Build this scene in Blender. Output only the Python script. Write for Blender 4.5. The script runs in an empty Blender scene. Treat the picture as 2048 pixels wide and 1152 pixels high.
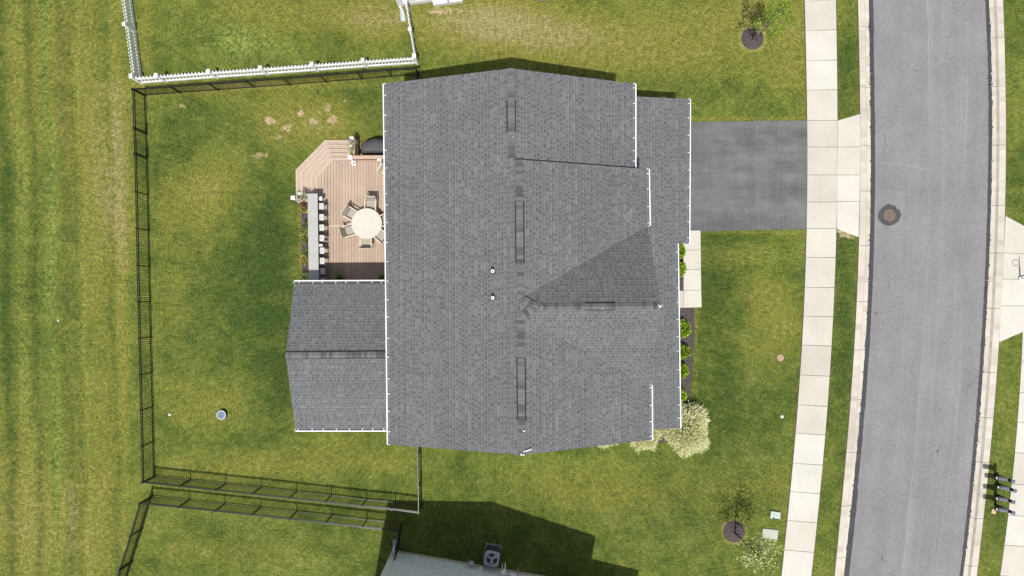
import bpy, math, random
import numpy as np
from mathutils import Vector, Matrix
random.seed(7)
R = math.radians
SC = bpy.context.scene
COL = SC.collection

# ------------------------------------------------------------------ camera, sky, sun, exposure
CAM_H = 35.0          # drone height above the lawn, metres
MPP = 0.0256          # metres of lawn per photograph pixel
cam = bpy.data.cameras.new('camera')
cam.sensor_width = 36.0
cam.lens = 36.0 * CAM_H / (2048 * MPP)
cam.clip_end = 2000
camo = bpy.data.objects.new('camera', cam)
COL.objects.link(camo)
camo.location = (0, 0, CAM_H)
SC.camera = camo
SUN_EL = 68.5
w = bpy.data.worlds.new('World'); SC.world = w; w.use_nodes = True
nt = w.node_tree
sky = nt.nodes.new('ShaderNodeTexSky'); sky.sky_type = 'NISHITA'; sky.sun_disc = False
sky.sun_elevation = R(SUN_EL); sky.sun_rotation = R(180)
bg = nt.nodes['Background']; bg.inputs['Strength'].default_value = 0.115
hs = nt.nodes.new('ShaderNodeHueSaturation'); hs.inputs['Saturation'].default_value = 0.45   # camera white balance in the open shade
nt.links.new(sky.outputs[0], hs.inputs['Color']); nt.links.new(hs.outputs[0], bg.inputs[0])
sl = bpy.data.lights.new('sun', 'SUN'); sl.energy = 4.1; sl.angle = R(0.5); sl.color = (1.0, 0.965, 0.91)
so = bpy.data.objects.new('sun', sl); COL.objects.link(so)
so.rotation_euler = (R(90 - SUN_EL), 0, 0); so.location = (0, -20, 40)
SC.view_settings.view_transform = 'Standard'; SC.view_settings.look = 'None'
SC.view_settings.exposure = 0.42; SC.view_settings.gamma = 1.0

def W(px, py, z=0.0):
    """the point at height z that the photograph shows at (px, py)"""
    k = MPP * (CAM_H - z) / CAM_H
    return Vector(((px - 1024) * k, (576 - py) * k, z))

# ------------------------------------------------------------------ scene-graph helpers
def tag(o, label=None, cat=None, group=None, kind=None):
    if label: o['label'] = label
    if cat: o['category'] = cat
    if group: o['group'] = group
    if kind: o['kind'] = kind
    return o
def thing(name, label, cat, loc=(0, 0, 0), rz=0.0, group=None):
    o = bpy.data.objects.new(name, None); COL.objects.link(o)
    o.location = loc; o.rotation_euler = (0, 0, rz); o.empty_display_size = 0.2
    return tag(o, label, cat, group)
def base_of(o):
    v = Vector(o.location)
    while o.parent: o = o.parent; v += Vector(o.location)
    return v
def copy_tree(o, parent=None):
    c = o.copy(); COL.objects.link(c)
    if parent: c.parent = parent
    for ch in list(o.children): copy_tree(ch, c)
    return c

class MB:
    """collects faces, links them as ONE mesh object"""
    def __init__(s): s.v = []; s.f = []; s.uv = []
    def face(s, pts, uv=None):
        i = len(s.v); s.v += [tuple(p) for p in pts]; s.f.append(tuple(range(i, i + len(pts))))
        s.uv += list(uv) if uv else [(p[0], p[1]) for p in pts]
    def raw(s, vs, fs):
        i = len(s.v); s.v += [tuple(p) for p in vs]
        for f in fs:
            s.f.append(tuple(i + k for k in f)); s.uv += [(vs[k][0], vs[k][1]) for k in f]
    def roof(s, pts, u):
        pts = [Vector(p) for p in pts]; n = Vector((0, 0, 0))
        for a, b in zip(pts, pts[1:] + pts[:1]): n += a.cross(b)
        if n.z < 0: n = -n; pts = pts[::-1]
        n.normalize(); u = Vector(u); u = (u - n * u.dot(n)).normalized(); v = n.cross(u)
        if v.z < 0: v = -v
        s.face(pts, [(p.dot(u), p.dot(v)) for p in pts])
    def box(s, c, size, rz=0.0, M=None):
        x, y, z = (q / 2 for q in size); cs, sn = math.cos(rz), math.sin(rz); c = Vector(c)
        vs = []
        for dx, dy, dz in ((-x,-y,-z),(x,-y,-z),(x,y,-z),(-x,y,-z),(-x,-y,z),(x,-y,z),(x,y,z),(-x,y,z)):
            p = Vector((dx*cs - dy*sn, dx*sn + dy*cs, dz)) if M is None else M @ Vector((dx, dy, dz))
            vs.append(c + p)
        s.raw(vs, [(0,3,2,1),(4,5,6,7),(0,1,5,4),(1,2,6,5),(2,3,7,6),(3,0,4,7)])
    def beam(s, a, b, wd, ht, up=(0, 0, 1)):
        a = Vector(a); b = Vector(b); d = (b - a); L = d.length
        if L < 1e-6: return
        d.normalize(); up = Vector(up)
        if abs(d.dot(up)) > .99: up = Vector((0, 1, 0))
        sd = d.cross(up).normalized(); u2 = sd.cross(d)
        M = Matrix((d, sd, u2)).transposed()
        s.box((a + b) / 2, (L, wd, ht), M=M)
    def prism(s, poly, z0, z1):
        n = len(poly); ar = sum(poly[i][0]*poly[(i+1)%n][1] - poly[(i+1)%n][0]*poly[i][1] for i in range(n))
        if ar < 0: poly = poly[::-1]
        vs = [(p[0], p[1], z0) for p in poly] + [(p[0], p[1], z1) for p in poly]
        s.raw(vs, [tuple(range(n - 1, -1, -1)), tuple(range(n, 2*n))] + [(i, (i+1) % n, n + (i+1) % n, n + i) for i in range(n)])
    def tube(s, pts, r, n=8, cap=True):
        pts = [Vector(p) for p in pts]; rs = r if isinstance(r, (list, tuple)) else [r] * len(pts)
        vs = []; fs = []
        for i, p in enumerate(pts):
            d = (pts[min(i+1, len(pts)-1)] - pts[max(i-1, 0)]).normalized()
            a = d.orthogonal().normalized(); b = d.cross(a)
            for k in range(n):
                t = 2*math.pi*k/n; vs.append(p + (a*math.cos(t) + b*math.sin(t)) * rs[i])
        for i in range(len(pts) - 1):
            for k in range(n):
                fs.append((i*n + k, i*n + (k+1) % n, (i+1)*n + (k+1) % n, (i+1)*n + k))
        if cap: fs += [tuple(range(n - 1, -1, -1)), tuple(range((len(pts)-1)*n, len(pts)*n))]
        s.raw(vs, fs)
    def lathe(s, c, prof, n=24):
        """prof: (radius, z) pairs from bottom to top"""
        c = Vector(c); vs = []; fs = []
        for r, z in prof:
            for k in range(n):
                t = 2*math.pi*k/n; vs.append(c + Vector((r*math.cos(t), r*math.sin(t), z)))
        for i in range(len(prof) - 1):
            for k in range(n): fs.append((i*n + k, i*n + (k+1) % n, (i+1)*n + (k+1) % n, (i+1)*n + k))
        fs.append(tuple(range(n-1, -1, -1))); fs.append(tuple(range((len(prof)-1)*n, len(prof)*n)))
        s.raw(vs, fs)
    def leaf(s, p, d, ln, wd, roll=None):
        d = Vector(d).normalized(); a = d.orthogonal().normalized()
        t = random.uniform(0, math.pi) if roll is None else roll
        sd = (a*math.cos(t) + d.cross(a)*math.sin(t)) * (wd / 2); p = Vector(p)
        m = p + d * ln * .5
        s.raw([p, m + sd, p + d * ln, m - sd], [(0, 1, 2, 3)])
    def build(s, name, mat, parent=None, world=True, smooth=False, bevel=0, solid=0):
        off = base_of(parent) if (parent and world) else Vector((0, 0, 0))
        me = bpy.data.meshes.new(name)
        me.from_pydata([(v[0]-off.x, v[1]-off.y, v[2]-off.z) for v in s.v], [], s.f)
        if s.uv:
            ul = me.uv_layers.new(name='UVMap'); ul.data.foreach_set('uv', [c for q in s.uv for c in q])
        if smooth: me.polygons.foreach_set('use_smooth', [True]*len(me.polygons))
        me.materials.append(mat); me.validate()
        o = bpy.data.objects.new(name, me); COL.objects.link(o)
        if parent: o.parent = parent
        if solid:
            q = o.modifiers.new('solid', 'SOLIDIFY'); q.thickness = solid; q.offset = -1
        if bevel:
            q = o.modifiers.new('bevel', 'BEVEL'); q.width = bevel; q.segments = 2; q.limit_method = 'ANGLE'
        return o
def structure(name, mb, mat, label, cat, **k):
    return tag(mb.build(name, mat, None, **k), label, cat, kind='structure')

# ------------------------------------------------------------------ materials
class NT:
    def __init__(s, name, rough=.85, spec=.3, metallic=0.0):
        s.m = bpy.data.materials.new(name); s.m.use_nodes = True; s.t = s.m.node_tree
        s.b = s.t.nodes['Principled BSDF']
        s.b.inputs['Roughness'].default_value = rough; s.b.inputs['Specular IOR Level'].default_value = spec
        s.b.inputs['Metallic'].default_value = metallic
    def n(s, ty, **kw):
        q = s.t.nodes.new('ShaderNode' + ty)
        for k, v in kw.items(): setattr(q, k, v)
        return q
    def put(s, sock, v):
        if hasattr(v, 'is_output'): s.t.links.new(v, sock)
        elif isinstance(v, (tuple, list)) and sock.type == 'RGBA': sock.default_value = (*v[:3], 1)
        else: sock.default_value = v
    def mth(s, op, a, b=0.0, c=0.0, clamp=False):
        q = s.n('Math', operation=op, use_clamp=clamp)
        for i, v in enumerate((a, b, c)): s.put(q.inputs[i], v)
        return q.outputs[0]
    def mix(s, f, a, b, blend='MIX'):
        q = s.n('Mix', data_type='RGBA', blend_type=blend)
        s.put(q.inputs[0], f); s.put(q.inputs[6], a); s.put(q.inputs[7], b)
        return q.outputs[2]
    def noise(s, scale, detail=3, rough=.55, vec=None, stretch=None, dist=0.0):
        q = s.n('TexNoise'); q.inputs['Scale'].default_value = scale; q.inputs['Detail'].default_value = detail
        q.inputs['Roughness'].default_value = rough; q.inputs['Distortion'].default_value = dist
        v = vec if vec is not None else s.pos()
        if stretch:
            mp = s.n('Mapping'); mp.inputs['Scale'].default_value = stretch; s.put(mp.inputs[0], v); v = mp.outputs[0]
        s.put(q.inputs['Vector'], v); return q.outputs[0]
    def pos(s):
        if not hasattr(s, '_p'): s._p = s.n('TexCoord').outputs['Object']
        return s._p
    def ramp(s, f, stops, interp='LINEAR'):
        q = s.n('ValToRGB'); q.color_ramp.interpolation = interp; e = q.color_ramp.elements
        while len(e) < len(stops): e.new(1)
        for i, (p, c) in enumerate(stops):
            e[i].position = p; e[i].color = (*(c if isinstance(c, tuple) else (c, c, c)), 1)
        s.put(q.inputs[0], f); return q.outputs[0]
    def range(s, f, a, b, c, d, smooth=False):
        q = s.n('MapRange'); q.clamp = True
        if smooth: q.interpolation_type = 'SMOOTHSTEP'
        for i, v in enumerate((f, a, b, c, d)): s.put(q.inputs[i], v)
        return q.outputs[0]
    def island(s): return s.n('NewGeometry').outputs['Random Per Island']
    def color(s, c): s.put(s.b.inputs['Base Color'], c)
    def bump(s, h, strength=.5, dist=.02):
        q = s.n('Bump'); q.inputs['Strength'].default_value = strength; q.inputs['Distance'].default_value = dist
        s.put(q.inputs['Height'], h); s.t.links.new(q.outputs[0], s.b.inputs['Normal'])
def scl(c, k): return tuple(x * k for x in c)
def plain(name, c, rough=.6, var=.12, scale=4.0, spec=.35, metallic=0.0, island=0.0, bump=0.0):
    g = NT(name, rough, spec, metallic)
    f = g.noise(scale, 4, .6)
    col = g.mix(g.range(f, .3, .7, 0, 1), scl(c, 1 - var), scl(c, 1 + var))
    if island: col = g.mix(1.0, col, g.ramp(g.island(), [(0, 1 - island), (1, 1 + island * .6)]), 'MULTIPLY')
    g.color(col)
    if bump: g.bump(g.noise(scale * 6, 3), bump, .01)
    return g.m

def mat_grass():
    g = NT('grass', .95, .12)
    at = g.n('Attribute', attribute_name='tone'); sp = g.n('SeparateColor'); g.put(sp.inputs[0], at.outputs['Color'])
    dry, lush, soil = sp.outputs[0], sp.outputs[1], sp.outputs[2]; clover = at.outputs['Alpha']
    big = g.noise(.22, 4, .6); mid = g.noise(.95, 5, .65, dist=.4); sm = g.noise(4.2, 5, .68); fine = g.noise(15, 4, .75); tiny = g.noise(38, 2, .7)
    patch = g.mth('ADD', g.mth('MULTIPLY', big, .45), g.mth('MULTIPLY', mid, .55))
    base = g.ramp(patch, [(.36, (.045, .069, .011)), (.45, (.070, .095, .016)), (.54, (.103, .124, .022)), (.64, (.137, .146, .033))])
    # thin summer turf: green turns to yellow olive, then to straw, along ragged edges
    rag = g.mth('SUBTRACT', g.mth('ADD', g.mth('MULTIPLY', mid, .5), g.mth('MULTIPLY', sm, .5)), .5)
    d1 = g.mth('ADD', dry, g.mth('MULTIPLY', rag, .9))
    base = g.mix(g.mth('MULTIPLY', g.range(d1, .0, .42, 0, 1), g.range(dry, .02, .2, 0, 1)), base, (.142, .142, .027))
    lf = g.mth('MULTIPLY', lush, g.range(g.mth('ADD', mid, g.mth('MULTIPLY', sm, .4)), .45, .95, 1.5, .55), clamp=True)
    base = g.mix(lf, base, (.034, .058, .011))
    df = g.mth('ADD', dry, g.mth('MULTIPLY', rag, 1.5))
    df = g.mth('MULTIPLY', g.range(df, .34, 1.05, 0, 1, True), g.range(dry, .12, .35, 0, 1))
    base = g.mix(df, base, (.215, .185, .080))
    base = g.mix(g.mth('MULTIPLY', clover, g.range(sm, .38, .6, 0, 1), clamp=True), base, (.168, .208, .050))
    sf = g.range(g.mth('ADD', soil, g.mth('ADD', g.mth('MULTIPLY', g.mth('SUBTRACT', sm, .5), 1.7), g.mth('MULTIPLY', g.mth('SUBTRACT', mid, .5), .9))), .40, .85, 0, .9, True)
    base = g.mix(g.mth('MULTIPLY', sf, g.range(soil, .05, .25, 0, 1)), base, (.33, .25, .145))
    # blade-scale mottling
    gr = g.noise(8.5, 3, .7, dist=.3)
    ct = g.mth('MULTIPLY', g.range(fine, .28, .74, .52, 1.5), g.range(sm, .3, .7, .72, 1.28))
    ct = g.mth('MULTIPLY', g.mth('MULTIPLY', ct, g.range(gr, .3, .7, .62, 1.4)), g.range(tiny, .25, .75, .62, 1.38))
    base = g.mix(1.0, base, g.ramp(g.mth('MULTIPLY', ct, .5), [(0, 0.0), (1, 2.0)]), 'MULTIPLY')
    # single pale straw blades
    st = g.range(g.noise(20, 2, .5, stretch=(1, .5, 1)), .64, .73, 0, .5)
    base = g.mix(st, base, (.28, .26, .12))
    base = g.mix(g.range(g.noise(11, 1, .5), .765, .80, 0, .75), base, (.42, .42, .28))   # clover heads
    g.color(base); g.bump(g.mth('ADD', fine, g.mth('MULTIPLY', sm, .6)), .75, .05)
    return g.m

def mat_shingle(name, k=1.0, tint=(.885, .90, .925)):
    g = NT(name, .93, .2)
    uv = g.n('UVMap').outputs[0]; sp = g.n('SeparateXYZ'); g.put(sp.inputs[0], uv); u, v = sp.outputs[0], sp.outputs[1]
    cv = g.mth('DIVIDE', v, .143); row = g.mth('FLOOR', cv); fr = g.mth('FRACT', cv)
    wn = g.n('TexWhiteNoise', noise_dimensions='1D'); g.put(wn.inputs['W'], row); rr = wn.outputs[0]
    cu = g.mth('ADD', g.mth('DIVIDE', u, .20), g.mth('MULTIPLY', rr, 17.3))
    # uneven tab widths
    cu = g.mth('ADD', cu, g.mth('MULTIPLY', g.mth('SINE', g.mth('ADD', g.mth('MULTIPLY', cu, 2.4), g.mth('MULTIPLY', rr, 40))), .16))
    tab = g.mth('FLOOR', cu); fu = g.mth('FRACT', cu)
    cmb = g.n('CombineXYZ'); g.put(cmb.inputs[0], tab); g.put(cmb.inputs[1], row)
    wt = g.n('TexWhiteNoise', noise_dimensions='2D'); g.put(wt.inputs['Vector'], cmb.outputs[0]); r = wt.outputs[0]
    tone = g.ramp(r, [(0, .130), (.25, .138), (.55, .143), (.85, .147)], 'CONSTANT')
    # laminated tabs: darker teeth of uneven length along each course, some of them missing
    w2 = g.n('TexWhiteNoise', noise_dimensions='3D'); g.put(w2.inputs['Vector'], cmb.outputs[0]); r2 = w2.outputs[0]
    half = g.mth('ADD', .14, g.mth('MULTIPLY', r, .30))
    tooth = g.mth('MULTIPLY', g.mth('LESS_THAN', g.mth('ABSOLUTE', g.mth('SUBTRACT', fu, .5)), half), g.mth('MULTIPLY', g.mth('GREATER_THAN', fr, .12), g.mth('LESS_THAN', fr, .90)))
    pch = g.noise(1.1, 3, .6)
    tooth = g.mth('MULTIPLY', tooth, g.mth('GREATER_THAN', g.mth('ADD', r2, g.mth('MULTIPLY', g.mth('SUBTRACT', pch, .5), 1.0)), .22))
    tone = g.mix(tooth, tone, g.mix(1.0, tone, g.ramp(r2, [(.2, .80), (1, .62)]), 'MULTIPLY'))
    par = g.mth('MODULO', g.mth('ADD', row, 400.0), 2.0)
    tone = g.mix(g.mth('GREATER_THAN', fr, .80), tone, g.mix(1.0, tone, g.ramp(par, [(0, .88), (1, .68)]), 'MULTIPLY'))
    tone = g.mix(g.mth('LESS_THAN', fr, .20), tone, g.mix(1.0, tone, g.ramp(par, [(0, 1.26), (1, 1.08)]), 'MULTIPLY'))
    tone = g.mix(1.0, tone, g.ramp(rr, [(0, .95), (1, 1.05)]), 'MULTIPLY')
    big = g.noise(.35, 4, .6); gran = g.noise(55, 2, .7)
    tone = g.mix(1.0, tone, g.ramp(big, [(.25, scl((.88, .90, .915), k)), (.75, scl((1.08, 1.08, 1.07), k))]), 'MULTIPLY')
    tone = g.mix(1.0, tone, g.ramp(gran, [(.2, .84), (.8, 1.16)]), 'MULTIPLY')
    tone = g.mix(1.0, tone, tint, 'MULTIPLY')
    stn = g.noise(1.0, 4, .65, vec=uv, stretch=(2.2, .22, 1))
    tone = g.mix(1.0, tone, g.ramp(stn, [(.3, (.95, .95, .94)), (.7, (1.03, 1.03, 1.03))]), 'MULTIPLY')
    g.color(tone)
    h = g.mth('ADD', g.mth('MULTIPLY', g.mth('SUBTRACT', 1.0, fr), .6), g.mth('MULTIPLY', g.mth('GREATER_THAN', r, .46), .5))
    g.bump(h, .5, .012)
    return g.m

def mat_caps():
    g = NT('ridge_shingle', .93, .2); r = g.island()
    c = g.ramp(r, [(0, (.058, .059, .062)), (.25, (.078, .079, .083)), (.45, (.104, .106, .109)), (.75, (.112, .114, .118)), (1, (.124, .126, .130))])
    c = g.mix(1.0, c, g.ramp(g.noise(50, 2, .7), [(.2, .85), (.8, 1.15)]), 'MULTIPLY')
    g.color(c); return g.m

def mat_concrete(name, c=(.436, .413, .368), var=.07):
    g = NT(name, .9, .2)
    a = g.noise(.6, 4, .6); b = g.noise(9, 4, .65); d = g.noise(60, 2, .6)
    col = g.mix(g.range(a, .3, .7, 0, 1), scl(c, 1 - var), scl(c, 1 + var))
    col = g.mix(1.0, col, g.ramp(b, [(.25, .95), (.75, 1.04)]), 'MULTIPLY')
    col = g.mix(1.0, col, g.ramp(d, [(.25, .93), (.75, 1.06)]), 'MULTIPLY')
    col = g.mix(1.0, col, g.ramp(g.island(), [(0, (.87, .86, .84)), (.5, (.99, .99, .97)), (1, (1.05, 1.06, 1.07))]), 'MULTIPLY')
    stn = g.noise(2.2, 5, .7, dist=.5)
    col = g.mix(g.range(stn, .58, .74, 0, .22), col, (.30, .265, .215))
    g.color(col); g.bump(d, .15, .004); return g.m

def mat_asphalt(name, c, streak=(1.0, .06, 1), sk=.16):
    g = NT(name, .92, .25)
    a = g.noise(1.5, 5, .6, stretch=streak); b = g.noise(.5, 5, .6); d = g.noise(32, 3, .75); e = g.noise(75, 2, .7)
    col = g.mix(g.range(a, .3, .7, 0, 1), scl(c, 1 - sk), scl(c, 1 + sk))
    col = g.mix(1.0, col, g.ramp(b, [(.28, .90), (.72, 1.09)]), 'MULTIPLY')
    col = g.mix(1.0, col, g.ramp(d, [(.25, .80), (.75, 1.18)]), 'MULTIPLY')
    col = g.mix(1.0, col, g.ramp(e, [(.25, .82), (.75, 1.16)]), 'MULTIPLY')
    g.color(col); g.bump(e, .3, .006); return g.m

def mat_mulch():
    g = NT('mulch', .95, .15)
    a = g.noise(16, 4, .8, dist=.6); b = g.noise(42, 2, .7, stretch=(1, .5, 1))
    col = g.ramp(a, [(.3, (.034, .028, .028)), (.5, (.066, .055, .054)), (.7, (.125, .10, .092))])
    col = g.mix(g.range(b, .64, .74, 0, .5), col, (.16, .12, .09))
    g.color(col); g.bump(a, .9, .04); return g.m

def mat_leaf(name, dark, light, rough=.6):
    g = NT(name, rough, .25); r = g.island()
    col = g.mix(r, dark, light)
    g.color(col)
    return g.m

def mat_boards():
    g = NT('deck_boards', .7, .3); r = g.island()
    a = g.noise(6, 4, .6, stretch=(4, .35, 1)); b = g.noise(1.2, 3)
    col = g.mix(r, (.335, .250, .188), (.375, .283, .216))
    col = g.mix(1.0, col, g.ramp(a, [(.3, .9), (.7, 1.08)]), 'MULTIPLY')
    col = g.mix(1.0, col, g.ramp(b, [(.3, .93), (.7, 1.06)]), 'MULTIPLY')
    g.color(col); return g.m

GRASS = mat_grass()
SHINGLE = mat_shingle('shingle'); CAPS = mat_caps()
CONC = mat_concrete('concrete'); CURBM = mat_concrete('kerb_concrete', (.420, .385, .335), .10)
def mat_road():
    g = NT('road_asphalt', .92, .2); c = (.172, .169, .169)
    uv = g.n('UVMap').outputs[0]; sp = g.n('SeparateXYZ'); g.put(sp.inputs[0], uv); u, v = sp.outputs[0], sp.outputs[1]
    st = g.noise(1.0, 5, .6, vec=uv, stretch=(9, .35, 1)); b = g.noise(.5, 5, .6); d = g.noise(13, 3, .75); e = g.noise(40, 2, .75)
    col = g.mix(g.range(st, .3, .7, 0, 1), scl(c, .93), scl(c, 1.07))
    for (n_, lo, hi) in ((b, .90, 1.08), (d, .80, 1.20), (e, .72, 1.28)): col = g.mix(1.0, col, g.ramp(n_, [(.27, lo), (.73, hi)]), 'MULTIPLY')
    def line(uc, wob, wd, k, ph, brk):      # worn pale seams and scrapes that follow the street
        x = g.mth('ADD', uc, g.mth('MULTIPLY', g.mth('SINE', g.mth('ADD', g.mth('MULTIPLY', v, wob[1]), ph)), wob[0]))
        m = g.range(g.mth('ABSOLUTE', g.mth('SUBTRACT', u, x)), 0, wd, k, 0, True)
        return g.mth('MULTIPLY', m, g.range(g.noise(1.0, 3, .6, vec=uv, stretch=(3, brk, 1)), .38, .58, 0, 1))
    for a in ((.488, (.004, 3), .006, .55, 0, .3), (.505, (.004, 3), .05, .22, 0, .2), (.60, (.01, .5), .03, .14, 1, .5), (.79, (.022, .85), .007, .45, 1.2, .6), (.33, (.01, .6), .02, .12, 2, .6), (.74, (.012, 1.3), .006, .32, 4, .8)):
        col = g.mix(line(*a), col, scl(c, 1.55))
    xyz = g.n('SeparateXYZ'); g.put(xyz.inputs[0], g.pos())
    for (px, py, r_, xa, xb, wd) in ((1752, 745, 420, 1750, 1868, .10), (1740, 770, 390, 1748, 1830, .07), (2020, 330, 190, 1880, 1960, .05)):      # turning tyre scuffs
        p = W(px, py); dx = g.mth('SUBTRACT', xyz.outputs[0], p.x); dy = g.mth('SUBTRACT', xyz.outputs[1], p.y)
        dist = g.mth('SQRT', g.mth('ADD', g.mth('MULTIPLY', dx, dx), g.mth('MULTIPLY', dy, dy)))
        m = g.range(g.mth('ABSOLUTE', g.mth('SUBTRACT', dist, r_ * MPP)), 0, wd, .22, 0, True)
        m = g.mth('MULTIPLY', m, g.mth('MULTIPLY', g.range(xyz.outputs[0], W(xa, 0).x, W(xa + 25, 0).x, 0, 1), g.range(xyz.outputs[0], W(xb - 25, 0).x, W(xb, 0).x, 1, 0)))
        m = g.mth('MULTIPLY', m, g.range(dy, 0, 1, 0, 1))
        col = g.mix(m, col, scl(c, 1.6))
    oil = g.noise(.8, 5, .7, dist=.8); col = g.mix(g.range(oil, .64, .75, 0, .30), col, scl(c, .6))
    vo = g.n('TexVoronoi', feature='DISTANCE_TO_EDGE'); vo.inputs['Scale'].default_value = .16
    mp = g.n('Mapping'); g.put(mp.inputs[0], g.pos()); g.t.links.new(mp.outputs[0], vo.inputs['Vector'])
    ad = g.n('VectorMath', operation='ADD'); nn = g.n('TexNoise'); nn.inputs['Scale'].default_value = 1.3; g.put(nn.inputs['Vector'], g.pos())
    g.put(ad.inputs[0], g.pos()); g.put(ad.inputs[1], nn.outputs['Color']); g.put(mp.inputs[0], ad.outputs[0])
    crk = g.mth('MULTIPLY', g.range(vo.outputs['Distance'], .0, .0035, 1, 0), g.range(g.noise(.45, 3, .6), .56, .64, 0, .8))
    col = g.mix(crk, col, (.04, .04, .042))
    g.color(col); g.bump(e, .35, .006); return g.m
def mat_drive():
    g = NT('driveway_asphalt', .92, .2); c = (.108, .108, .110)
    a = g.noise(1.0, 4, .6, stretch=(.22, 1.1, 1)); b = g.noise(.9, 5, .65, dist=.6); d = g.noise(13, 3, .75); e = g.noise(40, 2, .75); f = g.noise(1.0, 5, .65, stretch=(1.6, .12, 1))
    col = g.mix(g.range(a, .34, .66, 0, 1), scl(c, .78), scl(c, 1.20))
    for (n_, lo, hi) in ((b, .84, 1.16), (f, .92, 1.09), (d, .84, 1.16), (e, .76, 1.24)): col = g.mix(1.0, col, g.ramp(n_, [(.28, lo), (.72, hi)]), 'MULTIPLY')
    xyz = g.n('SeparateXYZ'); g.put(xyz.inputs[0], g.pos()); x, y = xyz.outputs[0], xyz.outputs[1]
    for (px, amp, ph, k) in ((1466, .10, .4, .30), (1517, .14, 1.2, .42), (1558, .05, 2.2, .42), (1567, .04, 2.2, .34), (1413, .06, 3, .22)):      # paver seams and tyre scuffs across the drive
        xc = g.mth('ADD', W(px, 0).x, g.mth('MULTIPLY', g.mth('SINE', g.mth('ADD', g.mth('MULTIPLY', y, .55), ph)), amp))
        m = g.mth('MULTIPLY', g.range(g.mth('ABSOLUTE', g.mth('SUBTRACT', x, xc)), 0, .055, k, 0, True), g.range(b, .36, .56, 0, 1))
        col = g.mix(m, col, scl(c, 1.5))
    col = g.mix(g.range(g.noise(5, 2, .5), .76, .80, 0, .7), col, (.34, .33, .33))
    g.color(col); g.bump(e, .35, .006); return g.m
ROAD = mat_road(); DRIVE = mat_drive()
SEAL = plain('sealant', (.040, .040, .043), .8, .25, 6)
MULCH = mat_mulch(); SOIL = plain('soil', (.075, .058, .035), .95, .35, 9)
WHITE = plain('white_vinyl', (.76, .76, .75), .45, .03, 2); GUTW = plain('white_aluminium', (.64, .64, .65), .4, .03, 2)
GUTIN = plain('gutter_inside', (.115, .12, .14), .7, .3, 3)
BLACK = plain('black_metal', (.010, .010, .011), .34, .2, 3, spec=.34); VENTB = plain('vent_slot', (.010, .010, .011), .8, .1)
SIDING = plain('white_siding', (.62, .64, .66), .6, .04, 1.5); SIDG = plain('grey_siding', (.60, .65, .635), .6, .05, 1.5)
GLASS = plain('window_glass', (.03, .04, .05), .08, .1, 1, spec=.8)
BOARDS = mat_boards(); TREAD = plain('tread_boards', (.385, .298, .232), .7, .06, 3, island=.06)
RAILB = plain('brown_rail', (.40, .275, .20), .65, .08, 4)
BARTOP = plain('bar_top', (.315, .31, .30), .5, .06, 3)

# ------------------------------------------------------------------ lawn, one sheet to the horizon
def fit(pts, deg=3):
    c = np.polyfit([p[0] for p in pts], [p[1] for p in pts], deg)
    return lambda y: np.polyval(c, np.clip(y, -30, 1180))
SWL = fit([(0,1609),(120,1612),(241,1614),(350,1614.5),(458,1613),(600,1608),(700,1603),(755,1600),(960,1582.5),(1152,1563)], 4)
SWR = fit([(0,1671),(120,1673.5),(240,1674),(350,1674),(440,1672.6),(700,1662),(960,1641.7),(1152,1621.7)], 4)
CLO = fit([(0,1715.6),(230,1720),(330,1720.5),(500,1717),(700,1708),(960,1687.5),(1152,1669)], 4)
CLI = fit([(0,1741),(250,1745),(330,1745),(430,1743),(700,1734),(960,1711),(1152,1691)], 4)
CRI = fit([(0,1979),(250,1985.5),(380,1984),(550,1978),(700,1970),(900,1954.5),(1152,1927.5)], 4)
CRO = fit([(0,2005.5),(250,2011),(380,2010.5),(550,2004.5),(700,1996.6),(900,1980),(1152,1953)], 4)
RSW = fit([(665,2045),(900,2029.9),(1152,2000)], 2)

fx = np.arange(-29.1, 29.2, .15); fy = np.arange(-17.1, 17.2, .15)
out = np.array([32, 36, 45, 60, 100, 200, 450.])
gx = np.concatenate([-out[::-1], fx, out]); gy = np.concatenate([-out[::-1], fy, out])
X, Y = np.meshgrid(gx, gy); PX = X / MPP + 1024; PY = 576 - Y / MPP
def blob(l):
    t = np.zeros_like(PX)
    for (x, y, a, b, k) in l: t += k * np.exp(-((PX - x) / a) ** 2 - ((PY - y) / b) ** 2)
    return t
dry = blob([(960,40,150,50,.8),(1110,75,160,50,.5),(1330,110,200,70,.38),(1520,25,150,50,.45),(1590,120,50,90,.3),(560,25,180,50,.34),(740,35,70,40,.5),
 (236,430,34,140,.48),(200,320,60,200,.2),(240,240,35,90,.3),(70,120,120,200,.22),(620,245,110,48,.55),(425,365,70,55,.46),(400,450,45,70,.3),(330,420,25,90,.2),(350,620,40,120,.2),(1300,330,5,5,0),(425,810,90,50,.34),(420,180,150,20,.25),
 (1530,590,50,35,.42),(1565,660,35,40,.36),(1480,515,60,35,.26),(1500,700,60,50,.2),(1560,980,40,80,.2),(1250,1000,200,40,.2),(1150,960,200,50,.18),(1450,975,80,50,.26),(650,925,220,25,.3),(450,940,150,40,.2),
 (20,1000,70,200,.3),(240,770,35,200,.2),(140,1060,110,120,.34),(520,1105,120,30,.22),(380,1100,60,40,.2),(2035,160,30,150,.12),(1700,190,12,25,.3),(680,880,120,20,.2),(1690,20,20,60,.1),(290,60,14,110,.3),(550,170,250,8,.3)])
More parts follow.
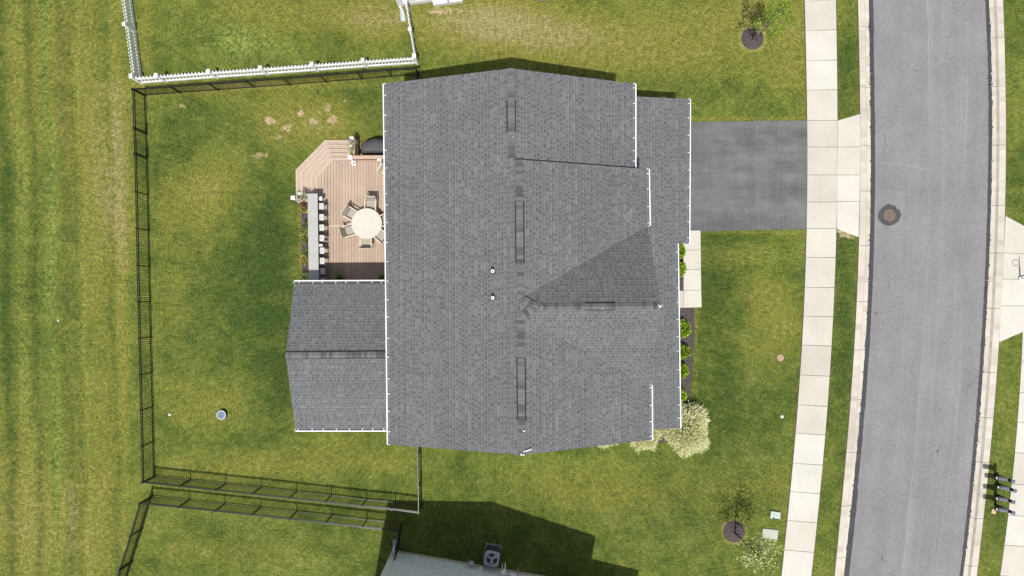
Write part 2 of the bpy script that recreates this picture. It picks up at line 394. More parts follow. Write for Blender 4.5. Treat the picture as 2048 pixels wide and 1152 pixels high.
lush = blob([(530,490,58,140,1.0),(430,540,60,60,.35),(330,300,70,80,.3),(470,660,100,120,.55),(565,720,40,180,.8),(1430,560,60,100,.6),(1430,760,60,130,.6),(1500,850,80,100,.5),(1290,180,110,30,.5),
 (1690,130,22,140,.45),(1688,600,25,320,.75),(1640,900,60,300,.2),(1400,1020,130,80,.45),(420,250,80,60,.25),(15,600,30,400,.35),(500,1080,200,60,.2),(980,1080,260,90,.6),(2040,350,40,60,.4),(1990,1000,40,120,.4),(780,230,60,60,.4),(360,460,50,40,.2),(820,90,15,40,.4)])
soil = blob([(626,243,12,8,1),(665,240,13,11,1),(576,256,13,9,1),(545,245,13,8,.85),(520,310,16,9,.95),(602,228,9,14,.9),(690,200,7,8,.85),(657,215,8,12,.8),(560,275,9,6,.7),(700,222,7,6,.7),(535,240,10,6,.7),(640,225,10,8,.5),(590,295,6,10,.4),(540,330,6,4,.5),
 (1694,470,16,9,1.1),(1680,462,8,6,1),(905,20,42,10,.62),(860,26,25,8,.5),(367,212,6,6,.9),(392,286,4,4,.6),(1290,992,14,5,.4),(1325,196,18,5,.8),(745,18,14,10,.5),(1618,4,8,8,.6),(1705,205,6,14,.5),(500,60,25,10,.45)])
clov = blob([(480,85,48,35,.95),(575,95,30,22,.5),(500,150,20,10,.4),(410,1105,7,6,1),(880,40,30,8,.4),(455,70,14,10,.5),(608,1120,30,18,.4),(640,960,25,15,.3)])
# mowing lanes of the common strip west of the fences
lane = np.clip((262 - PX) / 12, 0, 1); xs = PX - (PY - 576) * .022 + 3.5 * np.sin(PY / 83) + 2.2 * np.sin(PY / 31 + PX / 40)
for (c, wd, kd, kl, kc) in ((14,10,-.05,.45,0),(47,12,.05,-.1,.36),(70,8,.0,.5,0),(101,8,-.25,-.25,.65),(110,5,0,-.2,.4),(133,13,.16,.45,0),(152,6,.05,.3,0),(169,4,.15,-.2,.55),(190,14,.15,.05,0),(212,8,.06,.2,.1),(226,6,-.1,.3,0),(244,10,.12,0,.08)):
    e = np.exp(-((xs - c) / wd) ** 2) * lane; dry += kd * e; lush += kl * e; clov += kc * e * (.65 + .35 * np.sin(PY / 70 + c))
dry += lane * .10
# wheel tracks of the mower on the side lawn
for (y0, a, k) in ((982, .00003, .12), (1012, .00005, .14), (1046, -.00004, .17), (960, .00002, .1)):
    yy = y0 + a * (PX - 1250) ** 2
    dry += k * np.exp(-((PY - yy) / 2.6) ** 2) * np.clip((PX - 860) / 60, 0, 1) * np.clip((1560 - PX) / 120, 0, 1)
# trampled edge along the driveway and fence lines
dry += .35 * np.exp(-((PY - 238) / 4) ** 2) * ((PX > 1380) & (PX < 1612)); dry += .3 * np.exp(-((PY - 463) / 4) ** 2) * ((PX > 1400) & (PX < 1612))
for (cx, cy) in ((1505, 77), (1468, 1063)): dry += .7 * np.exp(-((np.hypot(PX - cx, PY - cy) - 23.5) / 3.5) ** 2)
dry += .5 * np.exp(-((PX - 1391) / 4) ** 2) * ((PY > 616) & (PY < 800)) + .4 * np.exp(-((PX - 600) / 4) ** 2) * ((PY > 400) & (PY < 566))
dry += .35 * np.exp(-((PY - (186 - (PX - 290) * .074)) / 5) ** 2) * ((PX > 280) & (PX < 800))
Z = np.where((PX > CLO(PY) + 9.8) & (PX < CRO(PY) - 9.8), -.35, 0.0)
nx, ny = len(gx), len(gy)
V = np.stack([X, Y, Z], -1).reshape(-1, 3)
idx = np.arange(nx * ny).reshape(ny, nx)
F = np.stack([idx[:-1, :-1], idx[:-1, 1:], idx[1:, 1:], idx[1:, :-1]], -1).reshape(-1, 4)
me = bpy.data.meshes.new('lawn'); me.from_pydata(V.tolist(), [], F.tolist())
ca = me.color_attributes.new('tone', 'FLOAT_COLOR', 'POINT')
ca.data.foreach_set('color', np.clip(np.stack([dry, lush, soil, clov], -1), 0, 1).reshape(-1).astype(np.float32))
me.materials.append(GRASS)
lawn = bpy.data.objects.new('lawn', me); COL.objects.link(lawn)
tag(lawn, 'mown lawn with dry yellow patches around the houses', 'lawn', kind='structure')

# ------------------------------------------------------------------ road, kerbs, pavements
ROADZ = -.11
ys = [-3000, -1200, -400] + list(range(-24, 1180, 12)) + [1600, 2400, 4200]
def strip(mb, fl, fr, zl, zr, yl=ys):
    for a, b in zip(yl, yl[1:]):
        q = [W(fl(a), a), W(fr(a), a), W(fr(b), b), W(fl(b), b)]
        for p, z in zip(q, (zl, zr, zr, zl)): p.z = z
        mb.face(q[::-1])
mb = MB(); strip(mb, lambda y: CLI(y) - 2, lambda y: CRI(y) + 2, ROADZ, ROADZ)
mb.uv = [q_ for a, b in zip(ys, ys[1:]) for q_ in ((0, b / 100), (1, b / 100), (1, a / 100), (0, a / 100))]
structure('road', mb, ROAD, 'grey asphalt street running past the front lawn', 'road')
def kerb(name, fo, fi, joints, label):
    mb = MB(); J = sorted(joints)
    for a, b in zip(J, J[1:]):
        yl = [a + .35] + [y for y in range(int(a // 12 + 1) * 12, int(b) + 1, 12) if a + 3 < y < b - 3] + [b - .35]
        if b - a > 300: yl = [a, b]
        for (t0, z0, t1, z1) in ((0, -.05, 0.001, .022), (0.001, .022, .50, .026), (.50, .026, .62, -.085), (.62, -.085, 1.0, ROADZ + .012), (1.0, ROADZ + .012, 1.001, ROADZ - .1)):
            strip(mb, lambda y: fo(y) + (fi(y) - fo(y)) * t0, lambda y: fo(y) + (fi(y) - fo(y)) * t1, z0, z1, yl)
    structure(name, mb, CURBM, label, 'kerb')
kerb('kerb', CLO, CLI, [-3000, -68, 53, 174, 291, 382, 491, 603, 700, 800, 905, 1012, 1116, 1210, 4200], 'pale concrete kerb on the house side of the street')
kerb('kerb', CRO, CRI, [-3000, -25, 75, 172, 290, 411, 506, 617, 745, 835, 925, 1037, 1132, 1230, 4200], 'pale concrete kerb on the far side of the street')
# ragged bands of black joint sealant along both gutters
for (f, s, wd, lab) in ((CLI, 1, 7.5, 'ragged black sealant line beside the near kerb'), (CRI, -1, 5.5, 'thin black sealant line beside the far kerb')):
    mb = MB(); rg = random.Random(3); prev = None; y = -30; jit = 0
    while y < 1185:
        jit = .6 * jit + rg.uniform(-1.1, 1.1); spike = rg.uniform(2, 6) if rg.random() < .06 else 0
        wide = wd * (1.25 if (s > 0 and y > 980) else 1)
        e0 = f(y) - s * (1.0 + abs(jit) * .9 + spike); e1 = f(y) + s * (wide + .4 * jit)
        if prev:
            q = [W(prev[0], prev[2]), W(prev[1], prev[2]), W(e1, y), W(e0, y)]
            for i, p in enumerate(q): p.z = ROADZ + (.018 if i in (0, 3) else .006)
            mb.face(q)
        prev = (e0, e1, y); y += rg.uniform(1.6, 4)
    structure('sealant_line', mb, SEAL, lab, 'sealant')

def slabs(mb, fl, fr, J, z, skew=0.0):
    for a, b in zip(J, J[1:]):
        g = .42
        q = [W(fl(a) , a + g - skew), W(fr(a), a + g + skew), W(fr(b), b - g + skew), W(fl(b), b - g - skew)]
        mb.prism([(p.x, p.y) for p in q], -.06, z)
SJ = [-240,-180,-120,-59,1,61,121,180,241,294,350,404,457,515,575,633,691,751,811,868,928,985,1043,1102,1160,1220,1280]
mb = MB()
for a, b in zip(SJ, SJ[1:]):
    sk = 0 if a < 460 else min(2.6, (a - 460) / 560 * 2.6)
    if a < 180: sk = -(180 - a) / 180 * 1.2
    slabs(mb, SWL, SWR, [a, b], .03, sk)
structure('sidewalk', mb, CONC, 'pale jointed concrete sidewalk along the front lawn', 'sidewalk')
mb = MB(); RJ = [664, 725, 787, 846, 907, 970, 1032, 1092, 1153, 1215, 1280]
for a, b in zip(RJ, RJ[1:]): slabs(mb, RSW, lambda y: RSW(y) + 62, [a, b], .03, 2.2)
structure('sidewalk', mb, CONC, 'pale concrete sidewalk across the street behind the mailboxes', 'sidewalk')
# dark edging trench beside the pavements
mb = MB(); strip(mb, lambda y: SWL(y) - 1.7, lambda y: SWL(y) + 1, .006, .006, list(range(-24, 1180, 24))); strip(mb, lambda y: SWR(y) - 1, lambda y: SWR(y) + 1.5, .006, .006, list(range(-24, 1180, 24)))
strip(mb, lambda y: CLO(y) - 1.5, lambda y: CLO(y) + 1, .006, .006, list(range(-24, 1180, 24))); strip(mb, lambda y: CRO(y) - 1, lambda y: CRO(y) + 1.5, .006, .006, list(range(-24, 1180, 24)))
structure('soil_edge', mb, SOIL, 'narrow bare soil edge between lawn and concrete', 'soil')
def px_poly(pts): return [(W(x, y).x, W(x, y).y) for x, y in pts]
mb = MB()
for q in ([(1675,241.5),(1719.5,228.5),(1720.2,293.6),(1674.8,293.6)],[(1674.8,294.4),(1720.2,294.4),(1719.6,349.6),(1674.2,349.6)],[(1674.2,350.4),(1719.6,350.4),(1718.6,402.6),(1673.6,402.6)],[(1673.6,403.4),(1718.6,403.4),(1716.6,474.5),(1673.2,457.5)]):
    mb.prism(px_poly(q), -.06, .027)
structure('driveway_apron', mb, CONC, 'flared pale concrete apron between sidewalk and kerb before the driveway', 'apron')
mb = MB()
for q in ([(2010.5,432),(2110,486),(2110,509),(2006.8,505.6)],[(2006.8,506.4),(2110,509.8),(2110,560),(2004.6,557.5)],[(2004.6,558.3),(2110,560.8),(2110,612),(2000.8,611)],[(2000.8,611.8),(2110,612.8),(2110,640),(2044,664),(1998,684)]):
    mb.prism(px_poly(q), -.06, .027)
structure('driveway_apron', mb, CONC, 'flared pale concrete driveway apron across the street', 'apron')
rg = random.Random(12); top = [(x, 244.5 - (x - 1300) * .0112 + rg.gauss(0, .55)) for x in range(1300, 1612, 5)] + [(1614.2, 241)]
bot = [(1613.4, 457.5)] + [(x, 457.6 + (1613 - x) * .0245 + rg.gauss(0, .65)) for x in range(1608, 1402, -5)] + [(1401, 463.5), (1300, 464)]
mb = MB(); mb.prism(px_poly(top + bot), -.06, .014); structure('driveway', mb, DRIVE, 'dark asphalt driveway in front of the house', 'driveway')
mb = MB()
for q in ([(1360,461.5),(1400.5,461),(1401,499.6),(1366.5,500)],[(1366.5,500.6),(1401,500.3),(1401.5,538.6),(1367,539)],[(1367,539.6),(1401.5,539.3),(1402,579.6),(1367,580.6)],[(1367.4,581.2),(1402,580.3),(1403,614.5),(1367.6,615.3)],[(1300,582.5),(1366.8,581.4),(1367,615.4),(1300,616)]):
    mb.prism(px_poly(q), -.06, .032)
structure('walkway', mb, CONC, 'pale concrete walkway from driveway to front door', 'walkway')
# tire and paving seams on the driveway: lighter worn strips are in the asphalt material
# planting beds
mb = MB(); mb.prism(px_poly([(1300,484),(1366.6,484),(1366.8,581.5),(1300,582)]), -.05, .02); structure('mulch_bed', mb, MULCH, 'dark mulch bed between the house and the concrete walkway', 'mulch bed')
mb = MB(); mb.prism(px_poly([(1300,616.5),(1389,616.5),(1388,680),(1385,740),(1381,775),(1380,800),(1372,850),(1330,885),(1300,885)]), -.05, .02); structure('mulch_bed', mb, MULCH, 'dark mulch bed with lime shrubs along the house front', 'mulch bed')
mb = MB(); mb.prism(px_poly([(602,398),(640,398),(640,566),(606,566),(603,500)]), -.05, .02); structure('mulch_bed', mb, MULCH, 'narrow mulch bed beside the deck bar', 'mulch bed')
for (x, y, r, lab) in ((1505, 77, 21.5, 'round dark mulch ring at the foot of the tree near the upper lawn edge'), (1468, 1063, 21, 'round dark mulch ring at the foot of the pale tree near the utility lids')):
    mb = MB(); c = W(x, y); k = r * MPP
    mb.lathe((c.x, c.y, 0), [(k * 1.07, -.02), (k, .02), (k * .6, .05), (.05, .06)], 40); structure('mulch_ring', mb, MULCH, lab, 'mulch ring', smooth=True)

# ------------------------------------------------------------------ the house
HO = W(1010, 560)
house = thing('house', 'large gabled house with dark grey shingle roof and white gutters', 'house', HO)
Zr = 5.77
A = W(772, 167, Zr); B = W(780.5, 889, Zr)
RN0 = W(1021.5, 136.5, 7.80); RN1 = W(1023.5, 320, 7.80)
RS0 = W(1038, 319, 7.93); RS1 = W(1044, 910, 7.93)
E = W(1071, 614, 8.17); PK = W(1322, 612, 8.17)
P1 = W(1042, 597, 7.93); P2 = W(1042, 633, 7.93)
V1 = W(1295, 452, 5.84); V2 = W(1299, 772, 5.84)
C0 = W(1266, 167, 5.80); C1 = W(1266, 339, 5.80)
S0 = W(1293, 338, 5.84); S1 = W(1299.5, 880, 5.84)
NS = (0, 1, 0); EW = (1, 0, 0)
mb = MB()
rn1 = Vector((RN1.x, RS0.y - .02, 7.80)); c1 = Vector((C1.x, RS0.y - .02, 5.80))
mb.roof([A, B, RS1, P2, E, P1, RS0, RN1, RN0], NS)
mb.roof([RN0, rn1, c1, C0], NS)
mb.roof([RS0, P1, V1, S0], NS)
mb.roof([P2, RS1, S1, V2], NS)
mb.roof([E, PK, V1, P1], EW)
mb.roof([E, PK, V2, P2], EW)
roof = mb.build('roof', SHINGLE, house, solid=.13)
mb = MB()   # single-storey roof along the front
ez, es = 2.97, .17
def pz(x): return ez + es * (8.26 - x)
def PP(px, py):
    z = ez
    for _ in range(6): z = pz(W(px, py, z).x)
    return W(px, py, z)
q = [PP(1376, 198), PP(1374.5, 487), PP(1351.5, 487), PP(1356.5, 857)]
mb.roof([q[0], q[1], q[2], q[3], Vector((4.6, q[3].y, pz(4.6))), Vector((4.6, q[0].y, pz(4.6)))], NS)
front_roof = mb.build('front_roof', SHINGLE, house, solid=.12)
mb = MB()   # sunroom
SN0, SN1 = W(588, 567, 3.0), W(776, 566, 3.0); SS0, SS1 = W(590.5, 857, 3.0), W(778, 856, 3.0); SR0 = W(571.5, 711, 4.13); SR1 = W(778, 709, 4.13)
SN1.x = SS1.x = SR1.x = -4.95
mb.roof([SN0, SR0, SR1, SN1], EW); mb.roof([SS0, SR0, SR1, SS1], EW)
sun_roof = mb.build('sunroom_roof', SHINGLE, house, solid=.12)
# white rake boards under the gable edges
mb = MB()
for a, b in ((A, RN0), (RN0, C0), (B, RS1), (RS1, S1), (V1, PK), (PK, V2), (SN0, SR0), (SR0, SS0), (q[0], Vector((4.6, q[0].y, pz(4.6)))), (q[3], Vector((4.6, q[3].y, pz(4.6))))):
    d = Vector((0, 0, -.21)); mb = MB(); mb.beam(a + d, b + d, .03, .15); mb.build('rake_board', GUTW, house)
# walls
mb = MB()
def wall_poly(mb, poly, z1, z0=0.0): mb.prism([(p[0], p[1]) for p in poly], z0, z1)
yN, yS = A.y - .3, B.y + .3
wall_poly(mb, [(-4.95, yS), (5.45, yS), (5.45, RS0.y - .25), (4.8, RS0.y - .25), (4.8, yN), (-4.95, yN)], 5.55)
for yy, r, xe in ((yN, RN0, 4.8), (yS, RS1, 5.45)):
    t = .1 if yy > 0 else -.1
    y0, y1 = (yy - .12, yy - .003) if yy > 0 else (yy + .003, yy + .12)
    v = [(-4.95, y0, 5.551), (xe, y0, 5.551), (r.x, y0, r.z - .2), (-4.95, y1, 5.551), (xe, y1, 5.551), (r.x, y1, r.z - .2)]
    mb.raw(v, [(0, 1, 2), (5, 4, 3), (0, 3, 4, 1), (1, 4, 5, 2), (2, 5, 3, 0)])
xg = 5.62
mb.raw([(xg, V1.y - .1, 5.6), (xg, V2.y + .1, 5.6), (xg, PK.y, PK.z - .2), (5.46, V1.y - .1, 5.6), (5.46, V2.y + .1, 5.6), (5.46, PK.y, PK.z - .2), (xg, V1.y - .1, 3.2), (xg, V2.y + .1, 3.2), (5.46, V1.y - .1, 3.2), (5.46, V2.y + .1, 3.2)],
       [(0, 2, 1), (3, 4, 5), (0, 3, 5, 2), (2, 5, 4, 1), (0, 1, 7, 6), (0, 6, 8, 3), (1, 4, 9, 7)])
wall_poly(mb, [(4.81, 2.2), (7.9, 2.2), (7.9, 8.5), (4.81, 8.5)], 2.9)      # garage
wall_poly(mb, [(5.46, -6.2), (6.2, -6.2), (6.2, 2.19), (5.46, 2.19)], 2.9)
wall_poly(mb, [(-10.1, SS0.y + .3), (-4.96, SS0.y + .3), (-4.96, SN0.y - .3), (-10.1, SN0.y - .3)], 2.85)
mb.raw([(-10.1, SS0.y + .3, 2.86), (-10.1, SN0.y - .3, 2.86), (-10.1, SR0.y, 3.95), (-9.98, SS0.y + .3, 2.86), (-9.98, SN0.y - .3, 2.86), (-9.98, SR0.y, 3.95)], [(0, 2, 1), (3, 4, 5), (0, 3, 5, 2), (1, 2, 5, 4)])
mb.build('wall', SIDING, house)
def opening(parent, c, rz, wd, ht, name='window', panes=1, off=None, door=False, mat=None):
    """a framed window or door on a wall whose outward normal is the local -Y turned by rz"""
    M = Matrix.Rotation(rz, 3, 'Z'); c = Vector(c)
    fr = MB(); t = .09
    for dx, dz, sx, sz in ((-wd/2, 0, t, ht + t), (wd/2, 0, t, ht + t), (0, ht/2, wd - t, t), (0, -ht/2, wd - t, t)):
        fr.box(c + M @ Vector((dx, -.02, dz)), (sx, .08, sz), rz)
    if not door: fr.box(c + M @ Vector((0, -.025, 0)), (wd - t, .05, .05), rz)
    f = fr.build(name, mat or GUTW, parent)
    pn = MB(); pn.box(c + M @ Vector((0, -.012, 0)), (wd - t, .02, ht - t), rz)
    ob = MB()
    pn.build('panel' if door else 'pane', (mat or GUTW) if door else GLASS, f)
for y in (7.4, 4.6, 1.6, -1.5, -4.8): opening(house, (-4.96, y, 4.3), R(-90), 1.1, 1.4)
opening(house, (-4.96, 3.0, 1.75), R(-90), 1.8, 2.05); opening(house, (-4.96, 6.6, 1.9), R(-90), 1.5, 1.3)
for x in (-2.6, 1.8): opening(house, (x, yN + .01, 4.2), R(180), .9, 1.3); opening(house, (x, yS - .01, 4.2), 0, .9, 1.3)
for y in (7.2, 6.0): opening(house, (4.81, y, 4.6), R(90), .9, 1.2)
for y in (.6, -2.1): opening(house, (xg + .01, y, 4.6), R(90), 1.2, 1.4)
opening(house, (6.21, -4.0, 1.6), R(90), 1.5, 1.4); opening(house, (6.21, -.6, 1.1), R(90), 1.0, 2.1, 'door', door=True)
opening(house, (7.91, 5.4, 1.15), R(90), 4.8, 2.2, 'garage_door', door=True)
for x in (-9.0, -7.5, -6.0): opening(house, (x, SS0.y + .29, 1.6), 0, 1.1, 1.5)
for y in (-1.6, -4.6): opening(house, (-10.11, y, 1.6), R(-90), 1.4, 1.5)

# gutters: white front lip, channel painted with dirt, shade and sky reflection, cross hangers
def gutter(parent, a, b, outward, hang, endcap=True):
    a = Vector(a); b = Vector(b); o = Vector(outward).normalized(); d = (b - a).normalized()
    mb = MB(); dz = Vector((0, 0, -.03))
    mb.beam(a + o * .125 + dz + Vector((0, 0, -.06)), b + o * .125 + dz + Vector((0, 0, -.06)), (.048), .14)
    for e, s in ((a, -1), (b, 1)): mb.box(e + o * .055 + d * (s * .012) + Vector((0, 0, -.09)), (.07 if abs(o.x) > .5 else .024, .07 if abs(o.y) > .5 else .024, .13))
    g = mb.build('gutter', GUTW, parent)
    ch = MB(); ch.beam(a + o * .03 + Vector((0, 0, -.13)), b + o * .03 + Vector((0, 0, -.13)), .115, .03)
    ch.build('channel', GUTIN, g)
    L = (b - a).length
    hm = None
    for t in hang:
        p = a + d * (t * L) + o * .045 + Vector((0, 0, -.025))
        if hm is None:
            h = MB(); h.beam(p - o * .065, p + o * .045, .028, .02); ho = h.build('hanger', GUTW, g); hm = ho; p0 = p
        else:
            c = hm.copy(); COL.objects.link(c); c.location = p - p0
def even(n, j=.015):
    rg = random.Random(n); return [max(.012, min(.985, (i + .5) / n + rg.uniform(-j, j))) for i in range(n)]
wv, ev, nv, sv = Vector((-1, 0, 0)), Vector((1, 0, 0)), Vector((0, 1, 0)), Vector((0, -1, 0))
gutter(house, A, B, wv, even(19)); gutter(house, C0, C1, ev, [.05, .23, .40, .63, .78, .9])
gutter(house, S0, V1 + Vector((0, .02, 0)), ev, [.08, .35, .66, .95]); gutter(house, V2 - Vector((0, .1, 0)) + Vector((0, .12, 0)), S1, ev, [.04, .36, .66, .93])
gutter(house, q[0], q[1], ev, [.03, .13, .25, .37, .49, .61, .74, .85, .96]); gutter(house, q[2], q[3], ev, even(11))
gutter(house, SN0, W(776, 566, 3.0), nv, even(8)); gutter(house, SS0, W(777, 857, 3.0), sv, [.03, .18, .3, .44, .58, .72, .83, .95])

# ridge caps and vents
def cap_run(mb, a, b, dl, dr, wd=.16, lift=.02, step=.145):
    a = Vector(a); b = Vector(b); d = (b - a); L = d.length; d.normalize(); dl = Vector(dl).normalized(); dr = Vector(dr).normalized()
    n = max(1, int(L / step)); st = L / n
    for i in range(n):
        p = a + d * (i * st); r = a + d * ((i + 1) * st + .01)
        u0 = Vector((0, 0, lift + .012)); u1 = Vector((0, 0, lift + .003))
        mb.raw([p + dl*wd + u0, p + u0, p + dr*wd + u0, r + dl*wd + u1, r + u1, r + dr*wd + u1], [(0, 1, 4, 3), (1, 2, 5, 4)])
s1 = .383
dW, dE = Vector((-1, 0, -s1)), Vector((1, 0, -s1)); dN, dS = Vector((0, 1, -.69)), Vector((0, -1, -.69))
mb = MB()
cap_run(mb, RN0, Vector((RN1.x, RS0.y + .1, 7.8)), dW, dE)
cap_run(mb, RS0, P1, dW, dE); cap_run(mb, P2, RS1, dW, dE)
cap_run(mb, E, PK, dN, dS, .17)
for p in (P1, P2):
    h = (E - p).normalized(); sd = h.cross(Vector((0, 0, 1))).normalized()
    cap_run(mb, p, E, sd + Vector((0, 0, -.3)), -sd + Vector((0, 0, -.3)), .17, .03)
mb.build('ridge_cap', CAPS, roof)
mb = MB(); cap_run(mb, SR0, SR1, Vector((0, 1, -.33)), Vector((0, -1, -.33)), .15, .055, .13); mb.build('ridge_cap', CAPS, sun_roof)
def vent(parent, a, b, dl, dr, wd=.195):
    a = Vector(a); b = Vector(b); dl = Vector(dl).normalized(); dr = Vector(dr).normalized(); u = Vector((0, 0, .012)); t = Vector((0, 0, .052))
    m = MB(); m.raw([a + dl*wd + u, a + dl*wd + t, a + t, a + dr*wd + t, a + dr*wd + u, b + dl*wd + u, b + dl*wd + t, b + t, b + dr*wd + t, b + dr*wd + u],
        [(0, 1, 6, 5), (1, 2, 7, 6), (2, 3, 8, 7), (3, 4, 9, 8), (4, 3, 2, 1, 0), (5, 6, 7, 8, 9)])
    o = m.build('ridge_vent', VENTB, parent)
    m = MB(); cap_run(m, a, b, dl, dr, wd - .045, .056); m.build('vent_shingles', CAPS, o)
def on(a, b, t): return a + (b - a) * t
vent(roof, on(RN0, RN1, .345), on(RN0, RN1, .69), dW, dE); vent(roof, on(RS0, RS1, .142), on(RS0, RS1, .35), dW, dE)
vent(roof, on(RS0, RS1, .672), on(RS0, RS1, .882), dW, dE); vent(roof, on(E, PK, .395), on(E, PK, .635), dN, dS)
m = MB(); u = Vector((0, 0, .012)); t = Vector((0, 0, .05)); l = Vector((0, 1, -.33)).normalized() * .185; r_ = Vector((0, -1, -.33)).normalized() * .185
m.raw([SR0 + l + u, SR0 + l + t, SR0 + t, SR0 + r_ + t, SR0 + r_ + u, SR1 + l + u, SR1 + l + t, SR1 + t, SR1 + r_ + t, SR1 + r_ + u], [(0, 1, 6, 5), (1, 2, 7, 6), (2, 3, 8, 7), (3, 4, 9, 8), (4, 3, 2, 1, 0)])
m.build('ridge_vent', VENTB, sun_roof)
PIPEW = plain('white_pipe', (.68, .68, .67), .5, .03); BOOT = plain('rubber_boot', (.05, .052, .055), .7, .1)
for (x, y) in ((985.5, 542.5), (985.5, 595.5)):
    c = W(x, y, 7.6); c.z = Zr + s1 * (c.x - A.x) - .02
    m = MB(); m.lathe(c, [(.115, -.05), (.105, .02), (.08, .07), (.072, .10)], 20); b = m.build('vent_pipe', BOOT, roof, smooth=True)
    m = MB(); m.lathe(c, [(.062, .06), (.068, .28), (.070, .32), (.034, .32), (.032, .1)], 20); m.build('pipe', PIPEW, b)
# white sealant dabs
DAB = plain('white_sealant', (.55, .55, .55), .5, .05)
def dab(px, py, r, z, ln=0, ang=0):
    m = MB(); c = W(px, py, z)
    m.lathe(c, [(r * .75, -.02), (r * .65, .025), (r * .35, .035)], 8)
    if ln: m.beam(c + Vector((0, 0, .03)), c + Vector((math.cos(ang) * ln, math.sin(ang) * ln, .03)), .035, .02)
    m.build('sealant_dab', DAB, roof)
for a in ((1320, 613, .07, 8.19), (1317, 610, .035, 8.19), (1324, 611, .04, 8.18), (1072, 612, .03, 8.2), (1084, 614, .03, 8.2), (1205, 617, .03, 8.25), (1043, 909, .07, 7.92), (1047.5, 909.5, .05, 7.92), (1046, 891, .025, 7.95), (1041, 830, .02, 8.0), (1045, 859, .025, 7.96), (1026, 274, .03, 7.83), (1037, 472, .03, 7.99), (1045, 727, .02, 8.0)): dab(*a)
dab(1047, 903, .03, 7.95, .34, R(14)); dab(1046, 862, .02, 7.96, .1, R(10))

# ------------------------------------------------------------------ deck
DZ = .65
deck = thing('deck', 'low brown composite deck with wrap-around steps behind the house', 'deck', W(700, 430))
outer = [(716, 280.5), (650, 280.5), (591.5, 340), (592.5, 394)]; inner = [(716, 315), (663, 315), (631, 352), (631, 394)]
for k in range(4):
    z1 = .13 * (k + 1); t0, t1 = k / 4.0, (k + 1) / 4.0
    o = [(a[0] + (b[0] - a[0]) * t0, a[1] + (b[1] - a[1]) * t0) for a, b in zip(outer, inner)]
    i2 = [(a[0] + (b[0] - a[0]) * t1, a[1] + (b[1] - a[1]) * t1) for a, b in zip(outer, inner)]
    m = MB()
    for j in range(3):
        for (f0, f1) in ((0, .485), (.515, 1.0)):
            L = lambda P, Q, f: (P[0] + (Q[0] - P[0]) * f, P[1] + (Q[1] - P[1]) * f)
            quad = [L(o[j], i2[j], f0 - (.04 if f0 == 0 else 0)), L(o[j+1], i2[j+1], f0 - (.04 if f0 == 0 else 0)), L(o[j+1], i2[j+1], f1), L(o[j], i2[j], f1)]
            m.prism([(W(x, y, z1).x, W(x, y, z1).y) for x, y in quad], z1 - .03, z1)
        pr = [(W(x, y, z1).x, W(x, y, z1).y) for x, y in (L(o[j], i2[j], .03), L(o[j+1], i2[j+1], .03), i2[j+1], i2[j])]
        m.prism(pr, 0.0, z1 - .034)
    m.build('step', TREAD, deck)
# boards of the platform run away from the house's long wall
xw = -4.96; yS_ = SN0.y - .29
def top_y(x):     # north edge of the platform at x
    c = [W(a, b, DZ) for a, b in ((631, 394), (631, 352), (663, 315), (830, 315))]
    if x < c[1].x: return c[0].y
    if x < c[2].x: return c[1].y + (c[2].y - c[1].y) * (x - c[1].x) / (c[2].x - c[1].x)
    return c[2].y
m = MB(); bw = .150; x = W(631, 394, DZ).x; x00 = x
ybr = W(0, 452, DZ).y
while x < xw - .02:
    x1 = min(x + bw - .014, xw)
    ya, yb = top_y(x) - .14, top_y(x1) - .14
    if x < W(631, 394, DZ).x + .01: ya = yb = min(yb, ya)
    for (lo, h0, h1) in ((yS_, ybr - .085, ybr - .085), (ybr + .085, ya, yb)):
        m.raw([(x, lo, DZ - .03), (x1, lo, DZ - .03), (x1, h1, DZ - .03), (x, h0, DZ - .03), (x, lo, DZ), (x1, lo, DZ), (x1, h1, DZ), (x, h0, DZ)],
              [(0,3,2,1),(4,5,6,7),(0,1,5,4),(1,2,6,5),(2,3,7,6),(3,0,4,7)])
    x += bw
m.build('floor_boards', BOARDS, deck)
m = MB(); m.box(((x00 + xw) / 2, ybr, DZ - .014), (xw - x00, .155, .03))
c = [W(a, b, DZ) for a, b in ((631, 394), (631, 352), (663, 315), (826, 315))]
for a, b in zip(c, c[1:]):
    d = (b - a).normalized(); nrm = Vector((d.y, -d.x, 0)); dg = abs(d.x * d.y) > .1; u_ = Vector((0, 0, -.009 if dg else -.012)); e_ = d * (.035 if dg else .03); m.beam(a + nrm * .065 + u_ - e_, b + nrm * .065 + u_ + e_, .14, .03)
m.build('border_board', TREAD, deck)
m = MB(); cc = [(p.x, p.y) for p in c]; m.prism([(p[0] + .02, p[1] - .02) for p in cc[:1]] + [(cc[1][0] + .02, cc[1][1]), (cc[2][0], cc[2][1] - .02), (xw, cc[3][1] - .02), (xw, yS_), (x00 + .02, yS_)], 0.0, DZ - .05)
m.build('deck_frame', plain('dark_deck_frame', (.09, .06, .045), .9, .1), deck)  # dark brown frame filling the space under the boards
